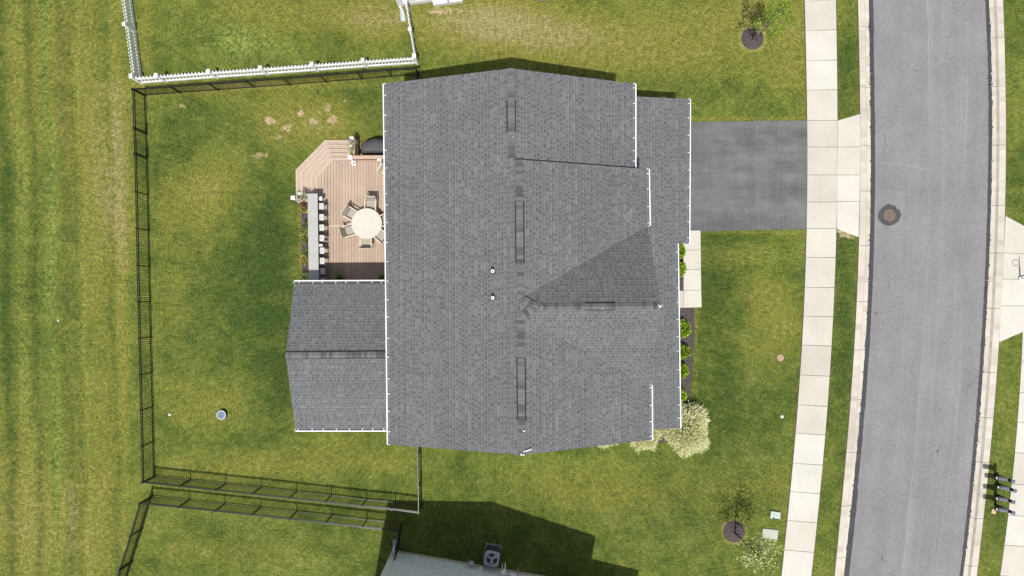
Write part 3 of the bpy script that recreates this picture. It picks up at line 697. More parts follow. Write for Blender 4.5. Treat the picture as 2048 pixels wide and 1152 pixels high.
# railings
def white_post(px, py, ztop, z0):
    p = W(px, py, ztop); m = MB(); m.box((p.x, p.y, (z0 + ztop - .04) / 2), (.13, .13, ztop - .04 - z0)); m.box((p.x, p.y, ztop - .025), (.19, .19, .05))
    m.raw([(p.x - .08, p.y - .08, ztop), (p.x + .08, p.y - .08, ztop), (p.x + .08, p.y + .08, ztop), (p.x - .08, p.y + .08, ztop), (p.x, p.y, ztop + .05)], [(0, 1, 4), (1, 2, 4), (2, 3, 4), (3, 0, 4)])
    m.box((p.x, p.y, z0 + .05), (.17, .17, .1)); m.build('post', WHITE, deck); return p
def railing(a, b, zt, zb, top_w=.15):
    a = Vector((a[0], a[1], 0)); b = Vector((b[0], b[1], 0)); d = (b - a); L = d.length; d.normalize()
    m = MB(); m.beam(a + Vector((0, 0, zt - .02)), b + Vector((0, 0, zt - .02)), top_w, .04); m.beam(a + Vector((0, 0, zb)), b + Vector((0, 0, zb)), .06, .05)
    rail = m.build('rail', RAILB, deck)
    m = MB(); n = int(L / .115)
    for i in range(1, n): p = a + d * (L * i / n); m.box((p.x, p.y, (zt + zb) / 2 - .02), (.022, .022, zt - zb - .04))
    m.build('balusters', BLACK, rail)
pA = white_post(703, 277, 1.15, 0.02); pB = white_post(699.5, 314, 1.68, DZ); pC = white_post(758.5, 317, 1.55, DZ)
railing((pB.x + .05, pB.y), (xw, pC.y + .06), 1.62, DZ + .1, .17)
m = MB(); m.beam((pA.x + .12, pA.y, 1.02), (pB.x + .14, pB.y, 1.45), .10, .05); m.beam((pA.x + .12, pA.y, .22), (pB.x + .14, pB.y, .7), .06, .05)
for i in range(1, 8): t = i / 8; xx, yy = on(Vector((pA.x + .12, pA.y, .22)), Vector((pB.x + .14, pB.y, .7)), t).xy; m.box((xx, yy, .62 + .46 * t), (.03, .03, .8))
m.build('stair_rail', RAILB, deck)
pD = white_post(585.5, 395.5, 1.2, 0.02); pE = white_post(640, 397, 1.3, DZ); 
m = MB(); m.beam((pD.x, pD.y - .02, 1.0), (pE.x, pE.y - .02, 1.2), .10, .05); m.beam((pD.x, pD.y - .02, .2), (pE.x, pE.y - .02, .75), .12, .12)
for i in range(1, 12): t = i / 12; m.box((pD.x + (pE.x - pD.x) * t, pD.y - .02, .62 + .3 * t), (.03, .03, .78))
m.build('stair_rail', RAILB, deck)

# bar counter on the deck's outer edge
zb = 1.65
b0, b1 = W(615, 387, zb), W(635, 387, zb); b2 = W(637.5, 566, zb); b3 = W(617.5, 566, zb)
bar = thing('bar_counter', 'long narrow grey bar counter along the outer edge of the deck', 'bar counter', (b0.x, (b0.y + b3.y) / 2, 0))
m = MB(); m.prism([(p.x, p.y) for p in (b0, b1, b2, b3)], zb - .06, zb); m.build('countertop', BARTOP, bar, bevel=.008)
m = MB(); m.prism([(b0.x + .1, b0.y - .25), (b0.x + .22, b0.y - .25), (b3.x + .22, b3.y - .3), (b3.x + .1, b3.y - .3)], 0.0, zb - .065); m.build('base', RAILB, bar)
m = MB()
for i in range(4): y = b0.y - .5 - i * 1.2; m.beam((b0.x + .22, y, 1.25), (b0.x + .45, y, 1.58), .05, .05)
m.build('brackets', WHITE, bar)

# bar stools
SEATW = plain('stool_seat', (.42, .42, .435), .4, .03); STEEL = plain('bronze_steel', (.20, .15, .125), .4, .1, metallic=.3)
def stool():
    t = thing('bar_stool', 'x', 'bar stool', (0, 0, DZ), 0, 'white stools along the bar')
    m = MB(); z = .76; a, b = .118, .155
    # rounded rectangular seat with a hand slot
    ring = []
    for cx, cy, s in ((a - .03, b - .03, 0), (-a + .03, b - .03, 90), (-a + .03, -b + .03, 180), (a - .03, -b + .03, 270)):
        for k in range(4): q_ = R(s + k * 30); ring.append((cx + .03 * math.cos(q_), cy + .03 * math.sin(q_)))
    hole = [(math.cos(2*math.pi*i/16 + .3) * .011 - .01, math.sin(2*math.pi*i/16 + .3) * .024) for i in range(16)]
    n = 16; vs = [(p[0], p[1], z) for p in ring] + [(p[0], p[1], z + .004) for p in hole] + [(p[0], p[1], z - .04) for p in ring] + [(p[0], p[1], z - .04) for p in hole]
    off = min(range(n), key=lambda j: (Vector(hole[j]) .normalized() - Vector(ring[0]).normalized()).length)
    fs = []
    for i in range(n):
        j = (i + 1) % n; hi, hj = n + (i + off) % n, n + (j + off) % n
        fs += [(i, j, hj, hi), (2*n + j, 2*n + i, 2*n + hi, 2*n + hj), (j, i, 2*n + i, 2*n + j), (hi, hj, 2*n + hj, 2*n + hi)]
    m.raw(vs, fs); m.build('seat', SEATW, t, world=False)
    for sx in (-1, 1):
        for sy in (-1, 1):
            m = MB(); m.tube([(sx * .085, sy * .12, .72), (sx * .15, sy * .185, .01)], .014, 8); m.build('leg', STEEL, t, world=False)
    m = MB(); f = .27; e = lambda v, h: v * (1 + .72 * (1 - h / .72) * .75)
    cs = [(sx * (.085 + .065 * (1 - f / .72)), sy * (.12 + .065 * (1 - f / .72)), f) for sx, sy in ((-1, -1), (1, -1), (1, 1), (-1, 1))]
    for i in range(4): m.tube([cs[i], cs[(i + 1) % 4]], .011, 6)
    m.build('footrest', STEEL, t, world=False)
    return t
st0 = stool(); names = ['first', 'second', 'third', 'fourth', 'fifth', 'sixth', 'seventh', 'eighth']
for i, (x, y) in enumerate(((642.5, 412.5), (643, 434.5), (643.3, 455.3), (643.6, 476.3), (644, 501.3), (644, 521.8), (644.5, 542.5), (645.3, 563.0))):
    o = st0 if i == 0 else copy_tree(st0); p = W(x, y, DZ + .76); o.location = (p.x, p.y, DZ); o.rotation_euler.z = R(random.uniform(-3, 3))
    o['label'] = 'white bar stool, ' + names[i] + ' from the flower box along the grey bar' if i < 7 else 'last white bar stool, half hidden under the sunroom gutter'

# small serving tray clipped to the bar edge
p = W(640.5, 490.5, zb); t = thing('drink_tray', 'small pale drink tray at the bar edge between stools', 'tray', (p.x, p.y, zb - .10))
m = MB(); m.box((0, 0, .02), (.21, .13, .03)); m.build('tray', plain('tray_grey', (.42, .38, .36), .5, .05), t, world=False, bevel=.006)
m = MB()
for s in (-1, 1): m.box((0, s * .06, .045), (.21, .012, .03))
m.box((.1, 0, .045), (.012, .108, .03)); m.build('rim', SEATW, t, world=False)

# round table and dining chairs
TOPW = plain('stone_top', (.46, .43, .385), .45, .05, 5); CREAM = plain('cream_frame', (.50, .42, .33), .45, .06); SLING = plain('sling_fabric', (.30, .27, .225), .8, .08, 20)
tc = W(733.2, 447, DZ + .73)
tab = thing('dining_table', 'round cream patio table with six chairs around it', 'table', (tc.x, tc.y, DZ))
m = MB(); m.lathe((0, 0, 0), [(.70, .675), (.752, .69), (.755, .725), (.745, .732)], 64); m.build('tabletop', TOPW, tab, world=False)
m = MB(); m.lathe((0, 0, 0), [(.32, .0), (.30, .05), (.09, .1), (.08, .6), (.2, .672)], 24); m.build('pedestal', CREAM, tab, world=False, smooth=True)
def dchair():
    t = thing('dining_chair', 'x', 'chair', (0, 0, DZ), 0, 'cream sling chairs around the patio table')   # faces +Y
    wd = .27
    m = MB(); m.beam((0, .24, .44), (0, -.22, .41), .46, .02); m.build('seat', SLING, t, world=False)
    m = MB(); m.beam((0, -.235, .43), (0, -.40, .93), .46, .02, up=(0, 1, .3)); m.build('backrest', SLING, t, world=False)
    for s in (-1, 1):
        x = s * wd
        m = MB(); m.tube([(x, .26, .0), (x, .25, .44), (x, .22, .62)], .017, 8); m.build('leg', CREAM, t, world=False)
        m = MB(); m.tube([(x, -.30, .0), (x, -.22, .42), (x, -.41, .95)], .017, 8); m.build('leg', CREAM, t, world=False)
        m = MB(); m.beam((x, .25, .635), (x, -.31, .655), .055, .025); m.build('armrest', CREAM, t, world=False, bevel=.006)
    m = MB(); m.tube([(-wd, -.41, .95), (wd, -.41, .95)], .02, 8); m.tube([(-wd, .25, .43), (wd, .25, .43)], .017, 8); m.tube([(-wd, -.23, .415), (wd, -.23, .415)], .015, 8); m.build('frame', CREAM, t, world=False)
    return t
ch0 = dchair()
for i, (ang, rad, tw, lab) in enumerate(((80, .92, 8, 'cream sling chair on the side of the round table facing the grill'), (149, .86, 0, 'cream sling chair at the round table, nearest the flower box steps'), (201, .92, -4, 'cream sling chair at the round table, backing onto the bar stools'),
        (266, .84, 3, 'cream sling chair at the round table, on its sunroom side'), (318, .86, 0, 'cream sling chair at the round table, angled against the gutter'), (12, .88, 2, 'cream sling chair at the round table, half under the main roof eave'))):
    o = ch0 if i == 0 else copy_tree(ch0); a = R(ang)
    o.location = (tc.x + rad * math.cos(a), tc.y + rad * math.sin(a), DZ); o.rotation_euler.z = a + R(90 + tw); o['label'] = lab
# wooden lounge chair mostly under the eave
p = W(775, 345, 1.0); lc = thing('lounge_chair', 'light wooden lounge chair with cream cushion peeking out under the eave', 'lounge chair', (p.x, p.y, DZ), R(-120))
WOODL = plain('light_wood', (.42, .27, .15), .6, .1, 5); CUSH = plain('cream_cushion', (.47, .40, .32), .9, .05, 8)
m = MB(); m.box((0, 0, .3), (.6, .62, .05))
for sx in (-1, 1):
    for sy in (-1, 1): m.box((sx * .29, sy * .28, .25), (.05, .06, .5))
    m.box((sx * .29, 0, .52), (.07, .66, .03))
m.build('frame', WOODL, lc, world=False)
m = MB(); m.box((0, .02, .385), (.52, .56, .11)); m.build('seat_cushion', CUSH, lc, world=False, bevel=.03)
m = MB(); m.beam((0, -.26, .45), (0, -.38, .85), .5, .1, up=(0, 1, .3)); m.build('back_cushion', CUSH, lc, world=False, bevel=.03)

# grill under a fitted black cover, standing off the deck on gravel
GCOV = plain('black_cover', (.050, .050, .053), .6, .12, 3)
g0 = W(752, 291, 1.15); grill = thing('covered_grill', 'large grill under a fitted black cover beside the deck railing', 'grill', (g0.x, g0.y, 0))
def cov(fx_, fy_):
    return [(x * fx_, y * fy_) for x, y in ((-.80, -.33), (-.78, .06), (-.62, .24), (-.10, .40), (.5, .30), (.80, .16), (.80, -.33))]
m = MB(); lv = [(cov(1.0, 1.0), .12), (cov(.985, .985), .7), (cov(.96, .95), 1.0), (cov(.86, .72), 1.10), (cov(.5, .35), 1.16)]
n = 7; vs = [(x, y, z) for r_, z in lv for x, y in r_]; fs = [tuple(range((len(lv)-1)*n, len(lv)*n))]
for i in range(len(lv) - 1):
    for k in range(n): fs.append((i*n + (k+1) % n, i*n + k, (i+1)*n + k, (i+1)*n + (k+1) % n))
fs = [f[::-1] for f in fs[1:]] + [fs[0][::-1]]
m.raw(vs, fs); m.build('cover', GCOV, grill, world=False)
m = MB()
for sx in (-.7, .7):
    for sy in (-.25, .1): m.lathe((sx, sy, 0), [(.05, 0), (.05, .13)], 10)
m.build('wheels', BLACK, grill, world=False)

# ------------------------------------------------------------------ fences
def run_fence(parent, tops, h, kind, skip=()):
    P = [W(x, y, h) for x, y in tops]
    for i, p in enumerate(P):
        m = MB()
        if kind == 'black':
            pw = .10 if (i in skip or i - 1 in skip) and len(P) > 6 else .062; m.box((p.x, p.y, (h + .02) / 2), (pw, pw, h + .02)); m.box((p.x, p.y, h + .03), (pw + .012, pw + .012, .02))
            m.build('post', BLACK, parent)
        else:
            m.box((p.x, p.y, (h + .10) / 2), (.125, .125, h + .10)); m.box((p.x, p.y, h + .115), (.165, .165, .03))
            m.raw([(p.x - .08, p.y - .08, h + .13), (p.x + .08, p.y - .08, h + .13), (p.x + .08, p.y + .08, h + .13), (p.x - .08, p.y + .08, h + .13), (p.x, p.y, h + .19)], [(0, 1, 4), (1, 2, 4), (2, 3, 4), (3, 0, 4)])
            m.build('post', WHITE, parent)
    for i, (a, b) in enumerate(zip(P, P[1:])):
        a = Vector((a.x, a.y, 0)); b = Vector((b.x, b.y, 0)); d = b - a; L = d.length; d.normalize(); rz = math.atan2(d.y, d.x); m = MB()
        if kind == 'black':
            hw = .028
            for z in (h - .015, h - .17, .12): m.beam(a + d * hw + Vector((0, 0, z)), b - d * hw + Vector((0, 0, z)), .036, .034)
            n = max(2, int(round(L / .108)))
            for k in range(1, n): p = a + d * (L * k / n); m.box((p.x, p.y, h / 2 + .02), (.022, .022, h - .08), rz)
            m.build('gate' if i in skip else 'panel', BLACK, parent)
        else:
            for z in (.67, .12): m.beam(a + d * .063 + Vector((0, 0, z)), b - d * .063 + Vector((0, 0, z)), .06, .18)
            n = max(2, int(round(L / .168)))
            for k in range(1, n):
                p = a + d * (L * k / n); cs, sn = math.cos(rz), math.sin(rz)
                for (z0, z1) in ((.212, .578), (.762, h - .03)): m.box((p.x, p.y, (z0 + z1) / 2), (.078, .03, z1 - z0), rz)
                vs = []
                for s in (-.0145, .0145):
                    for (u_, z) in ((-.04, h - .03), (.04, h - .03), (.018, h), (-.018, h)): vs.append((p.x + u_*cs - s*sn, p.y + u_*sn + s*cs, z))
                m.raw(vs, [(0, 1, 2, 3), (7, 6, 5, 4), (1, 5, 6, 2), (2, 6, 7, 3), (3, 7, 4, 0)])
            m.build('panel', WHITE, parent)
fA = thing('metal_fence', 'black metal picket fence around the back yard of the house', 'fence', W(292, 576))
run_fence(fA, [(832, 135.5), (774, 139), (714, 144), (640, 149.7), (566, 155.7), (491, 161), (416.7, 166.7), (338.5, 172), (264.5, 177.5)], 1.22, 'black')
run_fence(fA, [(264.9, 179), (267.3, 256), (268.8, 307), (271, 383), (272.6, 457), (274, 531), (275.6, 604), (277.2, 677), (279, 750), (280.8, 821), (282.3, 893), (283.6, 965)], 1.22, 'black', skip=(1,))
run_fence(fA, [(285, 965.3), (358, 973), (431, 981), (504.4, 988.6), (578, 997), (650, 1005), (723, 1013.4), (782.6, 1019), (836.7, 1026)], 1.22, 'black')
run_fence(fA, [(836.9, 1024.5), (836.5, 974), (835.2, 909), (835, 880)], 1.22, 'black', skip=(1,)); run_fence(fA, [(832, 137), (832.5, 186)], 1.22, 'black', skip=(0,))
fB = thing('metal_fence', 'black metal picket fence around the neighbouring yard with the shaded lawn', 'fence', W(320, 1100))
run_fence(fB, [(238.6, 1139), (259.5, 1073), (278.5, 1007)], 1.22, 'black'); run_fence(fB, [(219, 1205), (237.8, 1142)], 1.22, 'black')
run_fence(fB, [(280, 1007.2), (355.7, 1014.7), (429.4, 1022.5), (503, 1030.5), (578, 1038.8), (650.8, 1046.5), (724, 1054.9), (797, 1063)], 1.22, 'black')
run_fence(fB, [(796.8, 1065), (788, 1122)], 1.22, 'black', skip=(0,))
fC = thing('picket_fence', 'white vinyl picket fence around the upper neighbouring yard', 'fence', W(290, 100))
run_fence(fC, [(264, 154.5), (314, 151), (418, 143), (521.7, 136), (624.5, 128.5), (726, 121), (829, 114)], .98, 'white')
run_fence(fC, [(263.7, 152), (250, 49.5), (236.5, -54)], .98, 'white'); run_fence(fC, [(828.7, 111.5), (820, 59.5), (811.5, 6), (808, -16)], .98, 'white')

# ------------------------------------------------------------------ neighbouring houses
def clap(mb, a, b, z0, z1, out_, step=.25):
    """lapped siding courses between ground points a and b"""
    a = Vector((a[0], a[1], 0)); b = Vector((b[0], b[1], 0)); o = Vector((out_[0], out_[1], 0)); z = z0
    while z < z1 - .01:
        t = min(z + step, z1); u0 = o * .045; u1 = o * .008; zb_ = z + (t - z) * .72; up = lambda q_: Vector((0, 0, q_))
        mb.raw([a + u0 + up(z), b + u0 + up(z), b + u0 + up(zb_), a + u0 + up(zb_), a + u1 + up(zb_ + .012), b + u1 + up(zb_ + .012), b + u1 + up(t), a + u1 + up(t)], [(0, 1, 2, 3), (3, 2, 5, 4), (4, 5, 6, 7)])
        z = t
def neighbour(label, org, ang, siding, wd, dp, side, pent):
    """org: the corner of the gable wall that faces this garden; the wall runs along ang; side=-1: house lies south of it"""
    h = thing('house', label, 'house', org); ux = Vector((math.cos(ang), math.sin(ang), 0)); vy = Vector((-ux.y, ux.x, 0)) * side; o = Vector(org)
    def Q(u_, v_, z=0): p = o + ux * u_ + vy * v_; p.z = z; return p
    ez_, rz_ = 5.75, 7.85; r = wd / 2
    m = MB(); m.prism([tuple(Q(*c).xy) for c in ((0, 0), (wd, 0), (wd, dp), (0, dp))], 0, ez_ - .2)
    for v_ in (.0, dp - .15):
        g = [Q(0, v_, ez_ - .19), Q(wd, v_, ez_ - .19), Q(r, v_, rz_ - .15), Q(0, v_ + .15, ez_ - .19), Q(wd, v_ + .15, ez_ - .19), Q(r, v_ + .15, rz_ - .15)]
        m.raw(g, [(0, 1, 2), (5, 4, 3), (0, 3, 5, 2), (1, 2, 5, 4)])
    if pent: m.prism([tuple(Q(*c).xy) for c in ((wd + .01, .3), (wd + 2.4, .3), (wd + 2.4, 6), (wd + .01, 6))], 0, 2.8)
    clap(m, Q(.1, 0), Q(wd - .1, 0), .25, ez_ - .25, -vy)
    m.build('wall', siding, h)
    m = MB(); m.prism([tuple(Q(*c).xy) for c in ((-.01, -.012), (wd + .01, -.012), (wd + .01, -.06), (-.01, -.06))], 0, .2); m.build('foundation', CURBM, h)
    for u_ in (0, wd): m = MB(); m.box(Q(u_, 0, ez_ / 2), (.2, .2, ez_ - .2), ang); m.build('corner_board', GUTW, h)
    m = MB(); s = (rz_ - ez_) / (r + .3)
    m.roof([Q(-.3, -.3, ez_), Q(r, -.3, rz_), Q(r, dp + .3, rz_), Q(-.3, dp + .3, ez_)], vy); m.roof([Q(wd + .3, -.3, ez_), Q(r, -.3, rz_), Q(r, dp + .3, rz_), Q(wd + .3, dp + .3, ez_)], vy)
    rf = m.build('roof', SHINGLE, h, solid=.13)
    m = MB(); cap_run(m, Q(r, -.3, rz_), Q(r, dp + .3, rz_), -ux - Vector((0, 0, s)), ux - Vector((0, 0, s))); m.build('ridge_cap', CAPS, rf)
    for u_, s_ in ((-.3, -1), (wd + .3, 1)):
        m = MB(); m.beam(Q(u_ + s_ * .07, -.3, ez_ - .09), Q(u_ + s_ * .07, dp + .3, ez_ - .09), .13, .13); m.build('gutter', GUTW, h)
    if pent:
        m = MB(); m.roof([Q(wd, 0, 3.45), Q(wd + 2.75, 0, 3.0), Q(wd + 2.75, 6.3, 3.0), Q(wd, 6.3, 3.45)], vy); m.build('front_roof', SHINGLE, h, solid=.12)
    for u_ in (wd * .3, wd * .7): opening(h, Q(u_, -.03, 4.3), ang if side > 0 else ang + math.pi, .9, 1.3)
    for v_ in (2.5, 6.5, 10.5): opening(h, Q(-.01, v_, 4.2), ang + (R(-90) if side > 0 else R(-90)), 1.0, 1.3)
    return h, Q
so_ang = -math.atan2(49, 285)
hS, QS = neighbour('grey sided house whose shaded gable wall shows at the bottom edge', W(791, 1102.5), so_ang, SIDG, 9.9, 12.0, -1, True)
hN, QN = neighbour('white sided house whose sunlit wall base shows at the top edge', W(803, 12), R(8), SIDING, 9.9, 12.0, 1, False)
# downspouts with their grey splash extensions
def downspout(h, corner, foot_px, end_px, name, mat, up=5.6):
    m = MB(); c = corner; m.box((c.x, c.y, up / 2 + .1), (.09, .09, up - .2)); f = W(*foot_px, .1); m.beam((c.x, c.y, .16), (f.x, f.y, .08), .08, .08); m.build('downspout', GUTW, h)
downspout(hS, QS(-.12, -.02), (788.7, 1092), None, 'x', GUTW); downspout(hN, QN(-.10, -.06), (803.5, 19), None, 'x', GUTW)
SPL = plain('splash_grey', (.33, .38, .38), .6, .08); SPG = plain('splash_pipe', (.21, .23, .24), .6, .1)
for (a, b, mt, lab) in (((803.8, 21), (807.5, 43), SPL, 'pale grey splash block under the downspout inside the picket fence'), ((789.2, 1090), (790.5, 1078), SPG, 'grey splash block under the downspout at the shaded house corner')):
    p, r_ = W(*a), W(*b); d = (r_ - p).normalized(); sd = Vector((-d.y, d.x, 0)) * .09; e = sd * 1.25
    t = thing('splash_block', lab, 'splash block', p); m = MB()
    m.raw([p - sd, p + sd, r_ + e, r_ - e, p - sd + Vector((0, 0, .09)), p + sd + Vector((0, 0, .09)), r_ + e + Vector((0, 0, .05)), r_ - e + Vector((0, 0, .05))], [(0, 1, 5, 4), (1, 2, 6, 5), (2, 3, 7, 6), (3, 0, 4, 7), (4, 5, 6, 7)]); m.build('trough', mt, t)
    m = MB(); m.beam(p - sd + Vector((0, 0, .1)), r_ - e + Vector((0, 0, .06)), .025, .05); m.beam(p + sd + Vector((0, 0, .1)), r_ + e + Vector((0, 0, .06)), .025, .05); m.build('rim', mt, t)
# cellar hatch by the upper house
t = thing('cellar_hatch', 'pale grey metal cellar hatch against the upper white house', 'cellar hatch', W(895, 0)); HATCH = plain('hatch_metal', (.52, .55, .57), .45, .05)
hp = [W(868, 13.5), W(926, 5.5), W(921, -30), W(861, -22)]; m = MB(); v0 = [Vector((p.x, p.y, 0)) for p in hp]; v1 = [Vector((p.x, p.y, .28 if i < 2 else .6)) for i, p in enumerate(hp)]
m.raw(v0 + v1, [(4, 7, 6, 5), (0, 4, 5, 1), (1, 5, 6, 2), (2, 6, 7, 3), (3, 7, 4, 0)]); m.build('frame', HATCH, t)
m = MB(); c = [on(a, b, .5) for a, b in ((v1[0], v1[1]), (v1[2], v1[3]))]; up = Vector((0, 0, .02))
for (a, b, c2, d2) in ((v1[0], c[0], c[1], v1[3]), (c[0], v1[1], v1[2], c[1])):
    ctr = (a + b + c2 + d2) / 4; m.face([ctr + (p - ctr) * .95 + up for p in (d2, c2, b, a)][::-1])
m.build('door_leaf', HATCH, t, solid=.015)
m = MB(); p = W(896, 2, .42); m.lathe(p + Vector((0, 0, -.05)), [(.05, 0), (.05, .06), (.02, .08)], 10); m.build('handle', plain('dark_handle', (.08, .08, .09), .4), t)
# grey window-well cover at the top edge
p = W(1086, -6); t = thing('well_cover', 'dark grey lid in the dry grass at the top edge', 'lid', p); m = MB(); m.box((p.x, p.y, .06), (.5, .4, .12)); m.build('lid', plain('lid_dark', (.10, .10, .11), .6), t, bevel=.02)
m = MB(); m.box((p.x, p.y, .12), (.56, .46, .025)); m.build('rim', plain('lid_dark_rim', (.13, .13, .14), .6), t)

# air conditioner and meters by the shaded wall
ACM = plain('ac_grey', (.27, .31, .35), .45, .06); ACD = plain('ac_dark', (.035, .037, .042), .6, .1); FANM = plain('fan_grey', (.43, .37, .40), .4, .05, metallic=.2)
p = W(983.5, 1118, .85); ac = thing('air_conditioner', 'square grey air conditioner with round fan grille beside the shaded wall', 'air conditioner', (p.x, p.y, 0), so_ang + R(-1))
m = MB(); a = .37
m.prism([(-a, -a + .08), (-a + .08, -a), (a - .08, -a), (a, -a + .08), (a, a - .08), (a - .08, a), (-a + .08, a), (-a, a - .08)], .06, .78); m.build('cabinet', ACD, ac, world=False)
m = MB(); n = 40; sq = []
for k in range(n):
    t_ = 2*math.pi*k/n; c_, s_ = math.cos(t_), math.sin(t_); e = (abs(c_)**5 + abs(s_)**5) ** (-1/5); sq.append((a * 1.02 * c_ * e, a * 1.02 * s_ * e))
inn = [(.285 * math.cos(2*math.pi*k/n), .285 * math.sin(2*math.pi*k/n)) for k in range(n)]
vs = [(x, y, .78) for x, y in sq] + [(x, y, .83) for x, y in sq] + [(x, y, .85) for x, y in inn] + [(x, y, .70) for x, y in inn]
m.raw(vs, [f for k in range(n) for f in ((k, (k+1) % n, n + (k+1) % n, n + k), (n + k, n + (k+1) % n, 2*n + (k+1) % n, 2*n + k), (2*n + k, 2*n + (k+1) % n, 3*n + (k+1) % n, 3*n + k))]); m.build('top_cover', ACM, ac, world=False)
m = MB(); m.lathe((0, 0, .785), [(.08, 0), (.08, .03), (.04, .04)], 16)
for k in range(3):
    t_ = R(40 + 120 * k); dx, dy = math.cos(t_), math.sin(t_)
    pts = []
    for (r_, w_, z) in ((.07, .04, .80), (.17, .10, .81), (.26, .11, .80)): pts.append((Vector((dx*r_ - dy*w_, dy*r_ + dx*w_, z - .03)), Vector((dx*r_ + dy*w_, dy*r_ - dx*w_, z + .02))))
    for (p0, p1), (p2, p3) in zip(pts, pts[1:]): m.face([p0, p2, p3, p1])
m.build('fan', FANM, ac, world=False)
m = MB()
for r_ in (.09, .15, .21, .27): 
    ring = [(r_*math.cos(2*math.pi*k/28), r_*math.sin(2*math.pi*k/28), .845) for k in range(29)]; m.tube(ring, .003, 4, cap=False)
m.build('grille', ACD, ac, world=False)
m = MB(); m.box((0, .02, .03), (.86, .86, .06)); m.build('pad', plain('pad_grey', (.16, .15, .14), .8), ac, world=False)
m = MB(); m.tube([(-.1, -.37, .35), (-.12, -.5, .3), (-.12, -.56, .28)], .022, 8); m.tube([(.1, -.37, .3), (.12, -.55, .26)], .018, 8); m.build('pipe', WHITE, ac, world=False)
GREYM = plain('meter_grey', (.42, .45, .45), .45, .08); 
p = W(943, 1126, .5); t = thing('gas_meter', 'small grey gas meter with pipes left of the air conditioner', 'gas meter', (p.x, p.y, 0), so_ang)
m = MB(); m.box((0, 0, .5), (.2, .14, .24)); m.lathe((-.02, .02, .62), [(.07, 0), (.07, .04), (.03, .07)], 14); m.build('meter', GREYM, t, world=False, bevel=.02)
m = MB(); m.tube([(-.14, .0, .0), (-.14, 0, .74), (-.03, 0, .74), (-.03, 0, .6)], .018, 8); m.tube([(.13, -.02, .3), (.13, -.02, .74), (.05, -.02, .74), (.05, -.02, .6)], .018, 8); m.build('pipe', GREYM, t, world=False)
p = W(1007, 1145, 1.2); t = thing('electric_meter', 'white electric meter box with conduit on the shaded wall right of the air conditioner', 'electric meter', (p.x, p.y, 0), so_ang)
m = MB(); m.box((0, -.02, 1.1), (.2, .12, .3)); m.build('box', WHITE, t, world=False, bevel=.01)
m = MB(); m.tube([(.07, .02, .05), (.07, .02, 1.3)], .035, 8); m.tube([(-.07, .0, .2), (-.07, .0, .98)], .025, 8); m.build('conduit', WHITE, t, world=False)
p = W(960.5, 1137, .6); t = thing('outdoor_faucet', 'small white vent hood on the shaded wall beside the air conditioner', 'vent hood', (p.x, p.y, .5), so_ang); t.name = 'vent_hood'
m = MB(); m.lathe((0, 0, 0), [(.065, 0), (.06, .06), (.03, .1)], 12); m.build('hood', WHITE, t, world=False)
m = MB(); m.box((0, -.05, .05), (.15, .03, .15)); m.build('plate', WHITE, t, world=False)
p = W(1027, 1149, .8); t = thing('junction_box', 'white utility panel with brown post at the bottom edge of the shaded wall', 'utility panel', (p.x, p.y, 0), so_ang)
m = MB(); m.box((0, 0, .8), (.28, .1, .22)); m.build('box', WHITE, t, world=False, bevel=.01)
m = MB(); m.box((.22, .05, .5), (.05, .06, 1.0)); m.build('post', plain('post_pinkish', (.36, .30, .28), .6), t, world=False)

# ------------------------------------------------------------------ plants
def cloud(m, c, rad, n, ln, wd, seed, shell=.35, up=.3, noise=.25):
    rg = random.Random(seed); c = Vector(c)
    lob = [(Vector((rg.gauss(0, 1), rg.gauss(0, 1), rg.gauss(0, .8))).normalized(), rg.uniform(-noise, noise)) for _ in range(14)]
    for _ in range(n):
        d = Vector((rg.gauss(0, 1), rg.gauss(0, 1), rg.gauss(0, 1))).normalized(); k = 1 + sum(a * max(0, d.dot(v)) ** 6 for v, a in lob)
        r_ = (shell + (1 - shell) * rg.random() ** .6) * k
        p = c + Vector((d.x * rad[0], d.y * rad[1], d.z * rad[2])) * r_
        if p.z < .03: p.z = .03 + rg.random() * .05
        o = (d + Vector((rg.gauss(0, .6), rg.gauss(0, .6), rg.gauss(up, .5)))).normalized(); s = rg.uniform(.65, 1.25)
        m.leaf(p, o, ln * s, wd * s, rg.uniform(0, math.pi))
LIME = mat_leaf('lime_leaves', (.075, .155, .008), (.30, .43, .022)); STEM = plain('bark', (.10, .075, .05), .9, .2, 8)
def shrub(name, label, c, rad, n, mat, seed, group=None, ln=.1, wd=.06, cat='shrub', shell=.5):
    t = thing(name, label, cat, (c.x, c.y, 0), 0, group)
    m = MB(); cloud(m, (0, 0, rad[2] * .95), rad, n, ln, wd, seed, shell); m.build('foliage', mat, t, world=False)
    m = MB(); rg = random.Random(seed + 1)
    for k in range(5): a = k * 1.26 + rg.random(); m.tube([(0, 0, 0), (math.cos(a) * rad[0] * .35, math.sin(a) * rad[1] * .35, rad[2] * .7)], [.02, .008], 5)
    m.build('stem', STEM, t, world=False); return t
for i, (x, y, r_, lab) in enumerate(((1355.5, 501, .40, 'lime green shrub nearest the garage corner beside the walkway'), (1355.5, 538, .40, 'lime green shrub in the bed just before the door step'), (1364, 657, .40, 'largest lime green shrub just past the front step'),
        (1364, 704.5, .41, 'lime green shrub in the middle of the long mulch bed'), (1361.5, 742, .37, 'lime green shrub, third past the step in the long bed'), (1357.5, 791, .37, 'lime green shrub nearest the big cream shrub'))):
    c = W(x, y, .45); shrub('shrub', lab, c, (r_, r_, r_ * .95), 1500, LIME, 20 + i, 'lime shrubs along the house front', .105, .065)
